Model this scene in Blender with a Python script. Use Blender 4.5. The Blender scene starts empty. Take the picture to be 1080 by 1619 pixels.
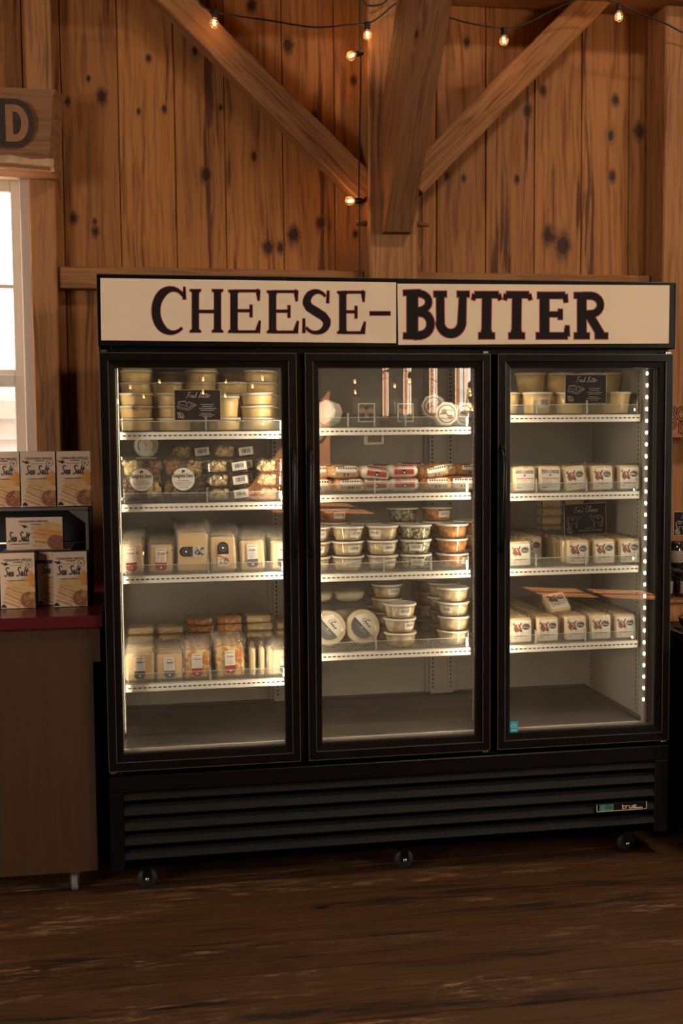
import bpy, math, random
from mathutils import Vector, Matrix
C = bpy.context.scene
random.seed(7)
PI = math.pi

# ------------------------------------------------------------------ camera
CAM = Vector((0.1428, -3.7482, 1.5589)); YAW, PITCH, ROLL, FPX = 0.1706, -0.0722, -0.0083, 1789.77
IW, IH = 1080.0, 1619.0
_c, _s, _cp, _sp = math.cos(YAW), math.sin(YAW), math.cos(PITCH), math.sin(PITCH)
FW = Vector((_s*_cp, _c*_cp, _sp)); _r = Vector((_c, -_s, 0)); _u = _r.cross(FW)
RT = math.cos(ROLL)*_r + math.sin(ROLL)*_u; UP = -math.sin(ROLL)*_r + math.cos(ROLL)*_u
cd = bpy.data.cameras.new('camera'); cam = bpy.data.objects.new('camera', cd); C.collection.objects.link(cam)
cam.matrix_world = Matrix(((RT.x, UP.x, -FW.x, CAM.x), (RT.y, UP.y, -FW.y, CAM.y), (RT.z, UP.z, -FW.z, CAM.z), (0, 0, 0, 1)))
cd.sensor_fit = 'VERTICAL'; cd.sensor_height = 36.0; cd.lens = FPX/IH*36.0; cd.clip_start = 0.05; cd.clip_end = 200
C.camera = cam

def at(px, py, Y):
    """real point on the plane y = Y that the photograph shows at this pixel"""
    d = FW + (px-IW/2)/FPX*RT - (py-IH/2)/FPX*UP
    return CAM + d*((Y-CAM.y)/d.y)
def atz(px, py, Z):
    d = FW + (px-IW/2)/FPX*RT - (py-IH/2)/FPX*UP
    return CAM + d*((Z-CAM.z)/d.z)

# ------------------------------------------------------------------ view, world, main lights
C.view_settings.view_transform = 'Standard'; C.view_settings.look = 'None'
C.view_settings.gamma = 1; C.view_settings.use_curve_mapping = False
C.view_settings.exposure = 0.0
C.cycles.transparent_max_bounces = 40; C.cycles.max_bounces = 8; C.cycles.diffuse_bounces = 4
C.cycles.caustics_reflective = False; C.cycles.caustics_refractive = False
C.cycles.sample_clamp_indirect = 4.0
W = bpy.data.worlds.new('daylight'); C.world = W; W.use_nodes = True
W.node_tree.nodes['Background'].inputs[0].default_value = (1.0, 0.98, 0.95, 1)
W.node_tree.nodes['Background'].inputs[1].default_value = 9.0

def area(name, loc, target, sx, sy, power, col, spread=PI):
    l = bpy.data.lights.new(name, 'AREA'); l.shape = 'RECTANGLE'; l.size = sx; l.size_y = sy
    l.energy = power; l.color = col; l.spread = spread
    o = bpy.data.objects.new(name, l); C.collection.objects.link(o); o.location = loc
    o.rotation_euler = (Vector(target)-Vector(loc)).to_track_quat('-Z', 'Y').to_euler()
    return o
SKY_X, SKY_Y, CEIL = 2.75, -2.9, 5.4
area('skylight_daylight', (SKY_X, SKY_Y, CEIL+0.10), (SKY_X, SKY_Y, 0), 0.75, 0.75, 165, (1.0, 0.80, 0.58))
area('side_fill_light', (5.92, -4.0, 2.3), (0.8, 0.8, 1.6), 1.7, 1.9, 200, (1.0, 0.82, 0.62))  # added fill light from the right, set before a made-up window
area('left_fill_light', (-3.92, -3.6, 2.0), (0, 0.3, 1.4), 1.7, 1.5, 210, (1.0, 0.88, 0.76))  # added fill light; no window opens in the left wall
sun = bpy.data.lights.new('sun', 'SUN'); sun.energy = 240; sun.color = (1.0, 0.68, 0.44); sun.angle = 0.009
so = bpy.data.objects.new('sun', sun); C.collection.objects.link(so); so.location = (12, -12, 8)
SUND = Vector((-0.62, -0.30, -0.72)).normalized()
so.rotation_euler = SUND.to_track_quat('-Z', 'Y').to_euler()

# ------------------------------------------------------------------ mesh builder
class MB:
    def __init__(s): s.v = []; s.f = []; s.m = []; s.sm = []; s.rnd = []; s.T = None; s.kn = {}; s.mi = 0; s.smooth = False; s.r = 0.0
    def add(s, vs, fs, mi=None, smooth=None):
        n = len(s.v)
        for p in vs:
            p = Vector(p)
            if s.T is not None: p = s.T @ p
            s.v.append(p)
        for f in fs:
            s.f.append([i+n for i in f]); s.m.append(s.mi if mi is None else mi)
            s.sm.append(s.smooth if smooth is None else smooth); s.rnd.append(s.r)
        return s
    def box(s, x0, y0, z0, x1, y1, z1, b=0.0, mi=None):
        if b <= 0:
            vs = [(x, y, z) for x in (x0, x1) for y in (y0, y1) for z in (z0, z1)]
            return s.add(vs, [(0, 1, 3, 2), (4, 6, 7, 5), (0, 4, 5, 1), (2, 3, 7, 6), (0, 2, 6, 4), (1, 5, 7, 3)], mi, False)
        # chamfered box
        b = min(b, (x1-x0)*.49, (y1-y0)*.49, (z1-z0)*.49)
        vs = []; idx = {}
        X = (x0, x1); Y = (y0, y1); Z = (z0, z1)
        sg = (1, -1)
        for i in range(2):
            for j in range(2):
                for k in range(2):
                    c = (X[i], Y[j], Z[k]); d = (sg[i]*b, sg[j]*b, sg[k]*b)
                    for a in range(3):
                        p = [c[q]+(0 if q == a else d[q]) for q in range(3)]
                        idx[(i, j, k, a)] = len(vs); vs.append(p)
        fs = []
        for i in range(2): fs.append([idx[(i, 0, 0, 0)], idx[(i, 1, 0, 0)], idx[(i, 1, 1, 0)], idx[(i, 0, 1, 0)]][::(1 if i else -1)])
        for j in range(2): fs.append([idx[(0, j, 0, 1)], idx[(1, j, 0, 1)], idx[(1, j, 1, 1)], idx[(0, j, 1, 1)]][::(-1 if j else 1)])
        for k in range(2): fs.append([idx[(0, 0, k, 2)], idx[(1, 0, k, 2)], idx[(1, 1, k, 2)], idx[(0, 1, k, 2)]][::(1 if k else -1)])
        for j in range(2):
            for k in range(2): fs.append([idx[(0, j, k, 1)], idx[(1, j, k, 1)], idx[(1, j, k, 2)], idx[(0, j, k, 2)]])
        for i in range(2):
            for k in range(2): fs.append([idx[(i, 0, k, 0)], idx[(i, 1, k, 0)], idx[(i, 1, k, 2)], idx[(i, 0, k, 2)]])
        for i in range(2):
            for j in range(2): fs.append([idx[(i, j, 0, 0)], idx[(i, j, 1, 0)], idx[(i, j, 1, 1)], idx[(i, j, 0, 1)]])
        for i in range(2):
            for j in range(2):
                for k in range(2): fs.append([idx[(i, j, k, 0)], idx[(i, j, k, 1)], idx[(i, j, k, 2)]])
        return s.add(vs, fs, mi, False)
    def lathe(s, prof, n=28, mi=None, cx=0, cy=0, cz=0, axis='z', sx=1.0, sy=1.0, a0=0.0, a1=2*PI):
        vs = []; fs = []; full = abs(a1-a0-2*PI) < 1e-6; m = n if full else n+1
        for (r, z) in prof:
            for k in range(m):
                a = a0+(a1-a0)*k/n; x, y = r*math.cos(a)*sx, r*math.sin(a)*sy
                vs.append((cx+x, cy+y, cz+z) if axis == 'z' else ((cx+x, cy+z, cz+y) if axis == 'y' else (cx+z, cy+x, cz+y)))
        for i in range(len(prof)-1):
            for k in range(n):
                k2 = (k+1) % m; fs.append((i*m+k, i*m+k2, (i+1)*m+k2, (i+1)*m+k))
        return s.add(vs, fs, mi, True)
    def tube(s, pts, r, n=8, mi=None):
        pts = [Vector(p) for p in pts]; vs = []; fs = []
        for i, p in enumerate(pts):
            t = (pts[min(i+1, len(pts)-1)]-pts[max(i-1, 0)]).normalized()
            a = t.cross(Vector((0, 0, 1))) if abs(t.z) < .9 else t.cross(Vector((1, 0, 0)))
            a.normalize(); b = t.cross(a); rr = r[i] if isinstance(r, (list, tuple)) else r
            for k in range(n): q = 2*PI*k/n; vs.append(p+a*math.cos(q)*rr+b*math.sin(q)*rr)
        for i in range(len(pts)-1):
            for k in range(n): fs.append((i*n+k, i*n+(k+1) % n, (i+1)*n+(k+1) % n, (i+1)*n+k))
        fs.append(tuple(range(n))[::-1]); fs.append(tuple((len(pts)-1)*n+k for k in range(n)))
        return s.add(vs, fs, mi, True)
    def prism(s, poly, y0, y1, mi=None):
        """polygon in x,z pushed along y"""
        n = len(poly); vs = [(x, y0, z) for x, z in poly]+[(x, y1, z) for x, z in poly]
        fs = [tuple(range(n)), tuple(range(2*n-1, n-1, -1))]+[(i, n+i, n+(i+1) % n, (i+1) % n) for i in range(n)]
        return s.add(vs, fs, mi, False)
    # flat printing in the x,z plane, facing -y
    def flat(s, poly, y, mi=None): return s.add([(x, y, z) for x, z in poly], [tuple(range(len(poly)))], mi, False)
    def disc(s, cx, cz, r, y, mi=None, n=28, rz=None): return s.flat([(cx+r*math.cos(2*PI*k/n), cz+(rz or r)*math.sin(2*PI*k/n)) for k in range(n)], y, mi)
    def ring(s, cx, cz, r, w, y, mi=None, n=32, rz=None):
        rz = rz or r; vs = []; fs = []
        for k in range(n):
            a = 2*PI*k/n
            vs += [(cx+r*math.cos(a), y, cz+rz*math.sin(a)), (cx+(r-w)*math.cos(a), y, cz+(rz-w)*math.sin(a))]
            k2 = (k+1) % n; fs.append((2*k, 2*k2, 2*k2+1, 2*k+1))
        return s.add(vs, fs, mi, False)
    def rib(s, pts, w, y, mi=None, caps=False):
        """flat stroke; w number or list of full widths"""
        n = len(pts); vs = []; fs = []
        P = [Vector((a, b)) for a, b in pts]
        for i in range(n):
            t0 = (P[i]-P[i-1]) if i > 0 else (P[1]-P[0]); t1 = (P[i+1]-P[i]) if i < n-1 else (P[-1]-P[-2])
            t0 = t0.normalized() if t0.length else Vector((1, 0)); t1 = t1.normalized() if t1.length else t0
            t = (t0+t1); t = t.normalized() if t.length > 1e-5 else t0
            nn = Vector((-t.y, t.x)); ww = (w[i] if isinstance(w, (list, tuple)) else w)/2
            k = 1/max(.5, abs(nn.dot(Vector((-t0.y, t0.x)))))
            a = P[i]+nn*ww*k; b = P[i]-nn*ww*k; vs += [(a.x, y, a.y), (b.x, y, b.y)]
        for i in range(n-1): fs.append((2*i, 2*i+1, 2*i+3, 2*i+2))
        s.add(vs, fs, mi, False)
        if caps:
            for i in ((0, n-1)): s.disc(P[i].x, P[i].y, (w[i] if isinstance(w, (list, tuple)) else w)/2, y, mi, 12)
        return s
    def build(s, name, mats, parent=None, loc=None):
        me = bpy.data.meshes.new(name); me.from_pydata([tuple(v) for v in s.v], [], s.f)
        for m in (mats if isinstance(mats, (list, tuple)) else [mats]): me.materials.append(m)
        me.polygons.foreach_set('material_index', s.m); me.polygons.foreach_set('use_smooth', s.sm)
        if any(s.rnd):
            at_ = me.attributes.new('rnd', 'FLOAT', 'FACE'); at_.data.foreach_set('value', s.rnd)
        if s.kn:
            ak = me.attributes.new('knot', 'FLOAT', 'POINT'); ak.data.foreach_set('value', [s.kn.get(i, 0.0) for i in range(len(s.v))])
        me.update()
        o = bpy.data.objects.new(name, me); C.collection.objects.link(o)
        if parent: o.parent = parent
        if loc is not None: o.location = loc
        return o
    def recalc(s, name, mats, parent=None, loc=None, bevel=0, seg=1):
        import bmesh
        o = s.build(name, mats, parent, loc); bm = bmesh.new(); bm.from_mesh(o.data)
        bmesh.ops.recalc_face_normals(bm, faces=bm.faces); bm.to_mesh(o.data); bm.free(); return o

def thing(name, label, cat, loc=(0, 0, 0), rz=0.0, group=None, rx=0.0, ry=0.0):
    o = bpy.data.objects.new(name, None); C.collection.objects.link(o); o.empty_display_size = .05
    o.location = loc; o.rotation_euler = (rx, ry, rz); o['label'] = label; o['category'] = cat
    if group: o['group'] = group
    return o
def tag(o, label, cat, group=None):
    o['label'] = label; o['category'] = cat
    if group: o['group'] = group
    return o
def struct(o): o['kind'] = 'structure'; return o
def dup(root, loc, rz=0.0, label=None, group=None, rx=0.0, ry=0.0):
    r = root.copy(); C.collection.objects.link(r); r.location = loc; r.rotation_euler = (rx, ry, rz)
    if label: r['label'] = label
    if group: r['group'] = group
    for ch in root.children:
        c = ch.copy(); C.collection.objects.link(c); c.parent = r
        for g in ch.children:
            d = g.copy(); C.collection.objects.link(d); d.parent = c
    return r
class Kind:
    """first placing moves the original, later ones copy it"""
    def __init__(s, make): s.make = make; s.o = None
    def put(s, loc, label, rz=0.0, group=None, rx=0.0, ry=0.0):
        if s.o is None:
            s.o = s.make(); o = s.o; o.location = loc; o.rotation_euler = (rx, ry, rz); o['label'] = label
            if group: o['group'] = group
            elif 'group' in o: del o['group']
            return o
        return dup(s.o, loc, rz, label, group, rx, ry)

# lettering taken from the built-in typeface, returned as flat outlines
_tx = {}
def glyphs(txt):
    if txt not in _tx:
        cu = bpy.data.curves.new('t', 'FONT'); cu.body = txt; cu.size = 1; cu.resolution_u = 2; cu.offset = .028
        o = bpy.data.objects.new('t', cu); C.collection.objects.link(o)
        dg = bpy.context.evaluated_depsgraph_get(); ev = o.evaluated_get(dg); me = ev.to_mesh()
        vs = [tuple(v.co) for v in me.vertices]; fs = [tuple(p.vertices) for p in me.polygons]; ev.to_mesh_clear()
        bpy.data.objects.remove(o); bpy.data.curves.remove(cu)
        xs = [v[0] for v in vs] or [0]; _tx[txt] = (vs, fs, min(xs), max(xs))
    return _tx[txt]
def text(mb, txt, x, z, h, y, mi, width=None, align='c'):
    vs, fs, a, b = glyphs(txt); sx = h/0.7
    if width: sx = width/(b-a)
    sz = h/0.7; w = (b-a)*sx; x0 = x-w/2 if align == 'c' else x
    mb.add([(x0+(v[0]-a)*sx, y, z+v[1]*sz) for v in vs], fs, mi, False)
HAND = {'F': (.7, [[(.05, .92), (.3, 1.02), (.8, 1.05)], [(.45, 1.0), (.3, .3), (.18, -.1), (.05, -.05)], [(.15, .5), (.6, .58)]]),
 'r': (.34, [[(0, .02), (.1, .46), (.14, .36), (.24, .46), (.34, .4)]]),
 'e': (.34, [[(-.02, .15), (.2, .28), (.25, .42), (.15, .48), (.04, .3), (.08, .04), (.2, 0), (.34, .14)]]),
 's': (.3, [[(0, .1), (.2, .48), (.14, .28), (.22, .08), (.08, 0), (-.02, .05)]]),
 'h': (.4, [[(.02, 0), (.14, .6), (.24, 1.0), (.16, 1.02), (.08, .5), (.04, 0), (.14, .36), (.26, .46), (.26, .05), (.4, .1)]]),
 'B': (.66, [[(.1, -.06), (.22, .5), (.28, 1)], [(.05, .8), (.3, 1.04), (.58, 1.0), (.5, .68), (.24, .54), (.56, .46), (.56, .14), (.3, 0), (.02, .06)]]),
 'u': (.38, [[(.02, .44), (.02, .1), (.12, 0), (.26, .2), (.3, .46), (.28, .06), (.38, .1)]]),
 't': (.3, [[(.2, .86), (.1, .1), (.2, 0), (.3, .1)], [(-.1, .58), (.4, .66)]]),
 'E': (.6, [[(.62, .96), (.35, 1.02), (.16, .82), (.42, .56), (.14, .42), (.04, .16), (.2, 0), (.5, .1)]]),
 'v': (.34, [[(0, .46), (.1, .02), (.2, .2), (.32, .48)]]),
 "'": (.16, [[(.1, 1.0), (.04, .8)]]),
 'C': (.58, [[(.58, .86), (.48, 1.02), (.24, .88), (.06, .45), (.12, .06), (.32, 0), (.58, .2)]]),
 'S': (.56, [[(.56, .84), (.46, 1.0), (.26, 1.0), (.14, .82), (.24, .62), (.40, .46), (.42, .2), (.28, .02), (.10, .0), (.0, .14)]]),
 'a': (.4, [[(.28, .44), (.12, .48), (.02, .2), (.1, 0), (.24, .16), (.3, .46), (.28, .06), (.4, .1)]]),
 'l': (.24, [[(.2, 1.0), (.06, .1), (.14, 0), (.24, .12)]]),
 'd': (.4, [[(.28, .44), (.12, .48), (.02, .2), (.1, 0), (.26, .16), (.38, 1.0), (.3, .06), (.4, .1)]]),
 ' ': (.3, [])}
def hand(mb, txt, x, z, h, y, mi, w, slant=.2, width=None):
    tot = sum(HAND[c][0]+.03 for c in txt); k = h if not width else width/tot; cx = x
    for c in txt:
        a, st = HAND[c]
        for s_ in st: mb.rib([(cx+px*k+pz*h*slant, z+pz*h) for px, pz in s_], w, y, mi)
        cx += (a+.03)*k
def scrib(mb, x0, x1, z, h, y, mi, seed=0):
    """a line of print too small to read: broken dashes"""
    rr = random.Random(seed); x = x0
    while x < x1:
        l = rr.uniform(.6, 2.2)*h; l = min(l, x1-x); mb.flat([(x, z), (x+l, z), (x+l, z+h*rr.uniform(.6, 1)), (x, z+h*.8)], y, mi); x += l+h*.45

# ------------------------------------------------------------------ materials
def nodes(m): m.use_nodes = True; return m.node_tree, m.node_tree.nodes, m.node_tree.links
def pbr(name, col, rough=.6, metal=0, coat=0, emis=None, es=0, noise=0, nscale=30, spec=.5, bump=0, bscale=60, trans=0):
    m = bpy.data.materials.new(name); t, N, L = nodes(m); b = N['Principled BSDF']
    b.inputs['Base Color'].default_value = (*col, 1); b.inputs['Roughness'].default_value = rough
    b.inputs['Metallic'].default_value = metal; b.inputs['Coat Weight'].default_value = coat; b.inputs['Coat Roughness'].default_value = .08
    b.inputs['Specular IOR Level'].default_value = spec
    if emis: b.inputs['Emission Color'].default_value = (*emis, 1); b.inputs['Emission Strength'].default_value = es
    if trans: b.inputs['Subsurface Weight'].default_value = trans; b.inputs['Subsurface Radius'].default_value = (.02, .015, .01); b.inputs['Subsurface Scale'].default_value = .3
    tc = N.new('ShaderNodeTexCoord')
    if noise:
        n = N.new('ShaderNodeTexNoise'); n.inputs['Scale'].default_value = nscale; n.inputs['Detail'].default_value = 5; L.new(tc.outputs['Object'], n.inputs['Vector'])
        r = N.new('ShaderNodeValToRGB'); r.color_ramp.elements[0].position = .3; r.color_ramp.elements[1].position = .7
        r.color_ramp.elements[0].color = (*[c*(1-noise) for c in col], 1); r.color_ramp.elements[1].color = (*[min(1, c*(1+noise*.5)) for c in col], 1)
        L.new(n.outputs['Fac'], r.inputs[0]); L.new(r.outputs[0], b.inputs['Base Color'])
    if bump:
        n2 = N.new('ShaderNodeTexNoise'); n2.inputs['Scale'].default_value = bscale; n2.inputs['Detail'].default_value = 3; L.new(tc.outputs['Object'], n2.inputs['Vector'])
        bp = N.new('ShaderNodeBump'); bp.inputs['Strength'].default_value = bump; bp.inputs['Distance'].default_value = .002
        L.new(n2.outputs['Fac'], bp.inputs['Height']); L.new(bp.outputs[0], b.inputs['Normal'])
    return m
def clear(name, haze=.04, ior=1.45, tint=(1, 1, 1), rough=.03, hazecol=(.8, .78, .72), bump=0, bscale=60):
    """thin clear sheet: lets light through, mirrors by angle, with a little milky haze"""
    m = bpy.data.materials.new(name); t, N, L = nodes(m)
    for n in list(N):
        if n.type == 'BSDF_PRINCIPLED': N.remove(n)
    out = N['Material Output']
    tr = N.new('ShaderNodeBsdfTransparent'); tr.inputs[0].default_value = (*tint, 1)
    gl = N.new('ShaderNodeBsdfGlossy'); gl.inputs['Roughness'].default_value = rough; gl.inputs[0].default_value = (1, 1, 1, 1)
    f0 = ((ior-1)/(ior+1))**2*1.15
    ge = N.new('ShaderNodeNewGeometry'); dt = N.new('ShaderNodeVectorMath'); dt.operation = 'DOT_PRODUCT'; L.new(ge.outputs['Incoming'], dt.inputs[0]); L.new(ge.outputs['Normal'], dt.inputs[1])
    ab = N.new('ShaderNodeMath'); ab.operation = 'ABSOLUTE'; L.new(dt.outputs['Value'], ab.inputs[0])
    om = N.new('ShaderNodeMath'); om.operation = 'SUBTRACT'; om.inputs[0].default_value = 1; L.new(ab.outputs[0], om.inputs[1])
    pw_ = N.new('ShaderNodeMath'); pw_.operation = 'POWER'; L.new(om.outputs[0], pw_.inputs[0]); pw_.inputs[1].default_value = 5
    fr = N.new('ShaderNodeMath'); fr.operation = 'MULTIPLY_ADD'; L.new(pw_.outputs[0], fr.inputs[0]); fr.inputs[1].default_value = 1-f0; fr.inputs[2].default_value = f0
    df = N.new('ShaderNodeBsdfDiffuse'); df.inputs[0].default_value = (*hazecol, 1)
    m1 = N.new('ShaderNodeMixShader'); m1.inputs[0].default_value = haze; L.new(tr.outputs[0], m1.inputs[1]); L.new(df.outputs[0], m1.inputs[2])
    m2 = N.new('ShaderNodeMixShader'); L.new(fr.outputs[0], m2.inputs[0]); L.new(m1.outputs[0], m2.inputs[1]); L.new(gl.outputs[0], m2.inputs[2])
    L.new(m2.outputs[0], out.inputs[0])
    if bump:
        tc = N.new('ShaderNodeTexCoord'); n2 = N.new('ShaderNodeTexNoise'); n2.inputs['Scale'].default_value = bscale; n2.inputs['Detail'].default_value = 4; n2.inputs['Distortion'].default_value = 1.5
        L.new(tc.outputs['Object'], n2.inputs['Vector']); bp = N.new('ShaderNodeBump'); bp.inputs['Strength'].default_value = bump; bp.inputs['Distance'].default_value = .01
        L.new(n2.outputs['Fac'], bp.inputs['Height']); L.new(bp.outputs[0], gl.inputs['Normal']); L.new(bp.outputs[0], dt.inputs[1])
    return m
def wood(name, light, dark, axis='z', rough=.55, knot=True, knots=(), streak=.5, gs=1.0, wear=0, spec=.3, ga=1.6):
    m = bpy.data.materials.new(name); t, N, L = nodes(m); b = N['Principled BSDF']; b.inputs['Specular IOR Level'].default_value = spec
    def nd(ty, **k):
        n = N.new(ty)
        for a, v in k.items():
            if a.startswith('i_'): n.inputs[int(a[2:])].default_value = v
            else: setattr(n, a, v)
        return n
    def math_(op, a, b_=None, clamp=False):
        n = nd('ShaderNodeMath', operation=op); n.use_clamp = clamp
        for i, x in enumerate((a, b_)):
            if x is None: continue
            if isinstance(x, (int, float)): n.inputs[i].default_value = x
            else: L.new(x, n.inputs[i])
        return n.outputs[0]
    tc = nd('ShaderNodeTexCoord'); at_ = nd('ShaderNodeAttribute', attribute_name='rnd')
    off = nd('ShaderNodeVectorMath', operation='MULTIPLY'); L.new(at_.outputs['Fac'], off.inputs[0]); off.inputs[1].default_value = (13.7, 29.1, 41.3)
    P = nd('ShaderNodeVectorMath', operation='ADD'); L.new(tc.outputs['Object'], P.inputs[0]); L.new(off.outputs[0], P.inputs[1])
    def sc(v, s):
        n = nd('ShaderNodeVectorMath', operation='MULTIPLY'); L.new(v, n.inputs[0]); n.inputs[1].default_value = s; return n.outputs[0]
    ax = {'x': 0, 'y': 1, 'z': 2}[axis]
    def vec(a, along): v = [a, a, a]; v[ax] = along; return tuple(v)
    # wobble
    wb = nd('ShaderNodeTexNoise'); wb.inputs['Scale'].default_value = 1; wb.inputs['Detail'].default_value = 2; L.new(sc(P.outputs[0], vec(5*gs, 1.3*gs)), wb.inputs['Vector'])
    wv = nd('ShaderNodeVectorMath', operation='SCALE'); L.new(wb.outputs['Color'], wv.inputs[0]); wv.inputs['Scale'].default_value = .09/gs
    Q = nd('ShaderNodeVectorMath', operation='ADD'); L.new(P.outputs[0], Q.inputs[0]); L.new(wv.outputs[0], Q.inputs[1])
    g1 = nd('ShaderNodeTexNoise'); g1.inputs['Scale'].default_value = 1; g1.inputs['Detail'].default_value = 4; L.new(sc(Q.outputs[0], vec(60*gs, ga*gs)), g1.inputs['Vector'])
    g2 = nd('ShaderNodeTexNoise'); g2.inputs['Scale'].default_value = 1; g2.inputs['Detail'].default_value = 3; L.new(sc(Q.outputs[0], vec(15*gs, .7*gs)), g2.inputs['Vector'])
    g3 = nd('ShaderNodeTexNoise'); g3.inputs['Scale'].default_value = 1; g3.inputs['Detail'].default_value = 5; L.new(sc(P.outputs[0], vec(230*gs, 9*gs)), g3.inputs['Vector'])
    g4 = nd('ShaderNodeTexNoise'); g4.inputs['Scale'].default_value = 1; g4.inputs['Detail'].default_value = 2; L.new(sc(P.outputs[0], vec(2.2, 1.1)), g4.inputs['Vector'])
    def rng(v, a, b_, c=0.0, d=1.0, smooth=True):
        n = nd('ShaderNodeMapRange'); n.interpolation_type = 'SMOOTHSTEP' if smooth else 'LINEAR'
        L.new(v, n.inputs['Value']); n.inputs['From Min'].default_value = a; n.inputs['From Max'].default_value = b_; n.inputs['To Min'].default_value = c; n.inputs['To Max'].default_value = d
        return n.outputs[0]
    mix = math_('MULTIPLY', rng(g1.outputs['Fac'], .42, .72), .55)
    st = math_('MULTIPLY', rng(g2.outputs['Fac'], .52, .70), math_('MULTIPLY', rng(g1.outputs['Fac'], .35, .6), streak))
    fine = math_('MULTIPLY', rng(g3.outputs['Fac'], .5, .75), .22)
    f = math_('ADD', math_('ADD', mix, st), fine, True)
    dk = None
    if knot:
        vo = nd('ShaderNodeTexVoronoi'); vo.feature = 'F1'; vo.inputs['Scale'].default_value = 1
        L.new(sc(Q.outputs[0], vec(4.4*gs, 2.4*gs)), vo.inputs['Vector'])
        sepc = nd('ShaderNodeSeparateColor'); L.new(vo.outputs['Color'], sepc.inputs[0])
        size = math_('MULTIPLY', rng(sepc.outputs[0], .55, 1.0, 0, 1, False), .050)
        dk = rng(math_('SUBTRACT', vo.outputs['Distance'], size), .0, .035, 1, 0)
        halo = rng(math_('SUBTRACT', vo.outputs['Distance'], size), .0, .17, .55, 0)
        dk = math_('MULTIPLY', dk, rng(sepc.outputs[0], .54, .60)); halo = math_('MULTIPLY', halo, rng(sepc.outputs[0], .5, .65))
    if knots:
        ka = nd('ShaderNodeAttribute', attribute_name='knot')
        e = math_('ADD', ka.outputs['Fac'], math_('MULTIPLY', math_('SUBTRACT', g1.outputs['Fac'], .5), math_('MULTIPLY', rng(ka.outputs['Fac'], 0, .25), .5)))
        dk = math_('MAXIMUM', dk, rng(e, .66, .86)); halo = math_('MAXIMUM', halo, math_('MULTIPLY', rng(e, .02, .62), .85))
    if dk is not None: f = math_('MAXIMUM', f, halo)
    cr = nd('ShaderNodeMix', data_type='RGBA'); L.new(f, cr.inputs[0]); cr.inputs[6].default_value = (*light, 1); cr.inputs[7].default_value = (*dark, 1)
    col = cr.outputs[2]
    if dk is not None:
        ck = nd('ShaderNodeMix', data_type='RGBA'); L.new(math_('MULTIPLY', dk, .92), ck.inputs[0]); L.new(col, ck.inputs[6]); ck.inputs[7].default_value = (*[c*.22 for c in dark], 1); col = ck.outputs[2]
    # board to board tint and broad unevenness
    tint = nd('ShaderNodeHueSaturation'); L.new(col, tint.inputs['Color'])
    fr_ = math_('FRACT', math_('MULTIPLY', at_.outputs['Fac'], 7.31))
    v = math_('ADD', math_('MULTIPLY', fr_, .34), math_('ADD', .66, math_('MULTIPLY', g4.outputs['Fac'], .32)))
    L.new(v, tint.inputs['Value']); tint.inputs['Saturation'].default_value = 1.0
    col = tint.outputs[0]
    if wear:
        w1 = nd('ShaderNodeTexNoise'); w1.inputs['Scale'].default_value = 1; w1.inputs['Detail'].default_value = 8; w1.inputs['Roughness'].default_value = .75; L.new(sc(P.outputs[0], vec(55, 11)), w1.inputs['Vector'])
        w2 = nd('ShaderNodeTexNoise'); w2.inputs['Scale'].default_value = 1; w2.inputs['Detail'].default_value = 3; L.new(sc(P.outputs[0], vec(3, 1.2)), w2.inputs['Vector'])
        wf = math_('MULTIPLY', math_('MULTIPLY', rng(w1.outputs['Fac'], .51, .60), rng(w2.outputs['Fac'], .45, .65)), wear)
        cw = nd('ShaderNodeMix', data_type='RGBA'); L.new(wf, cw.inputs[0]); L.new(col, cw.inputs[6]); cw.inputs[7].default_value = (.34, .20, .11, 1); col = cw.outputs[2]
        dn = math_('MULTIPLY', rng(w1.outputs['Fac'], .30, .42, 1, 0), .7)
        cz = nd('ShaderNodeMix', data_type='RGBA'); L.new(dn, cz.inputs[0]); L.new(col, cz.inputs[6]); cz.inputs[7].default_value = (.02, .012, .008, 1); col = cz.outputs[2]
    L.new(col, b.inputs['Base Color'])
    L.new(rng(g1.outputs['Fac'], .3, .7, rough-.08, rough+.1), b.inputs['Roughness'])
    bp = nd('ShaderNodeBump'); bp.inputs['Strength'].default_value = .35; bp.inputs['Distance'].default_value = .002
    L.new(math_('ADD', g3.outputs['Fac'], math_('MULTIPLY', f, -.6)), bp.inputs['Height']); L.new(bp.outputs[0], b.inputs['Normal'])
    return m

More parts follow.
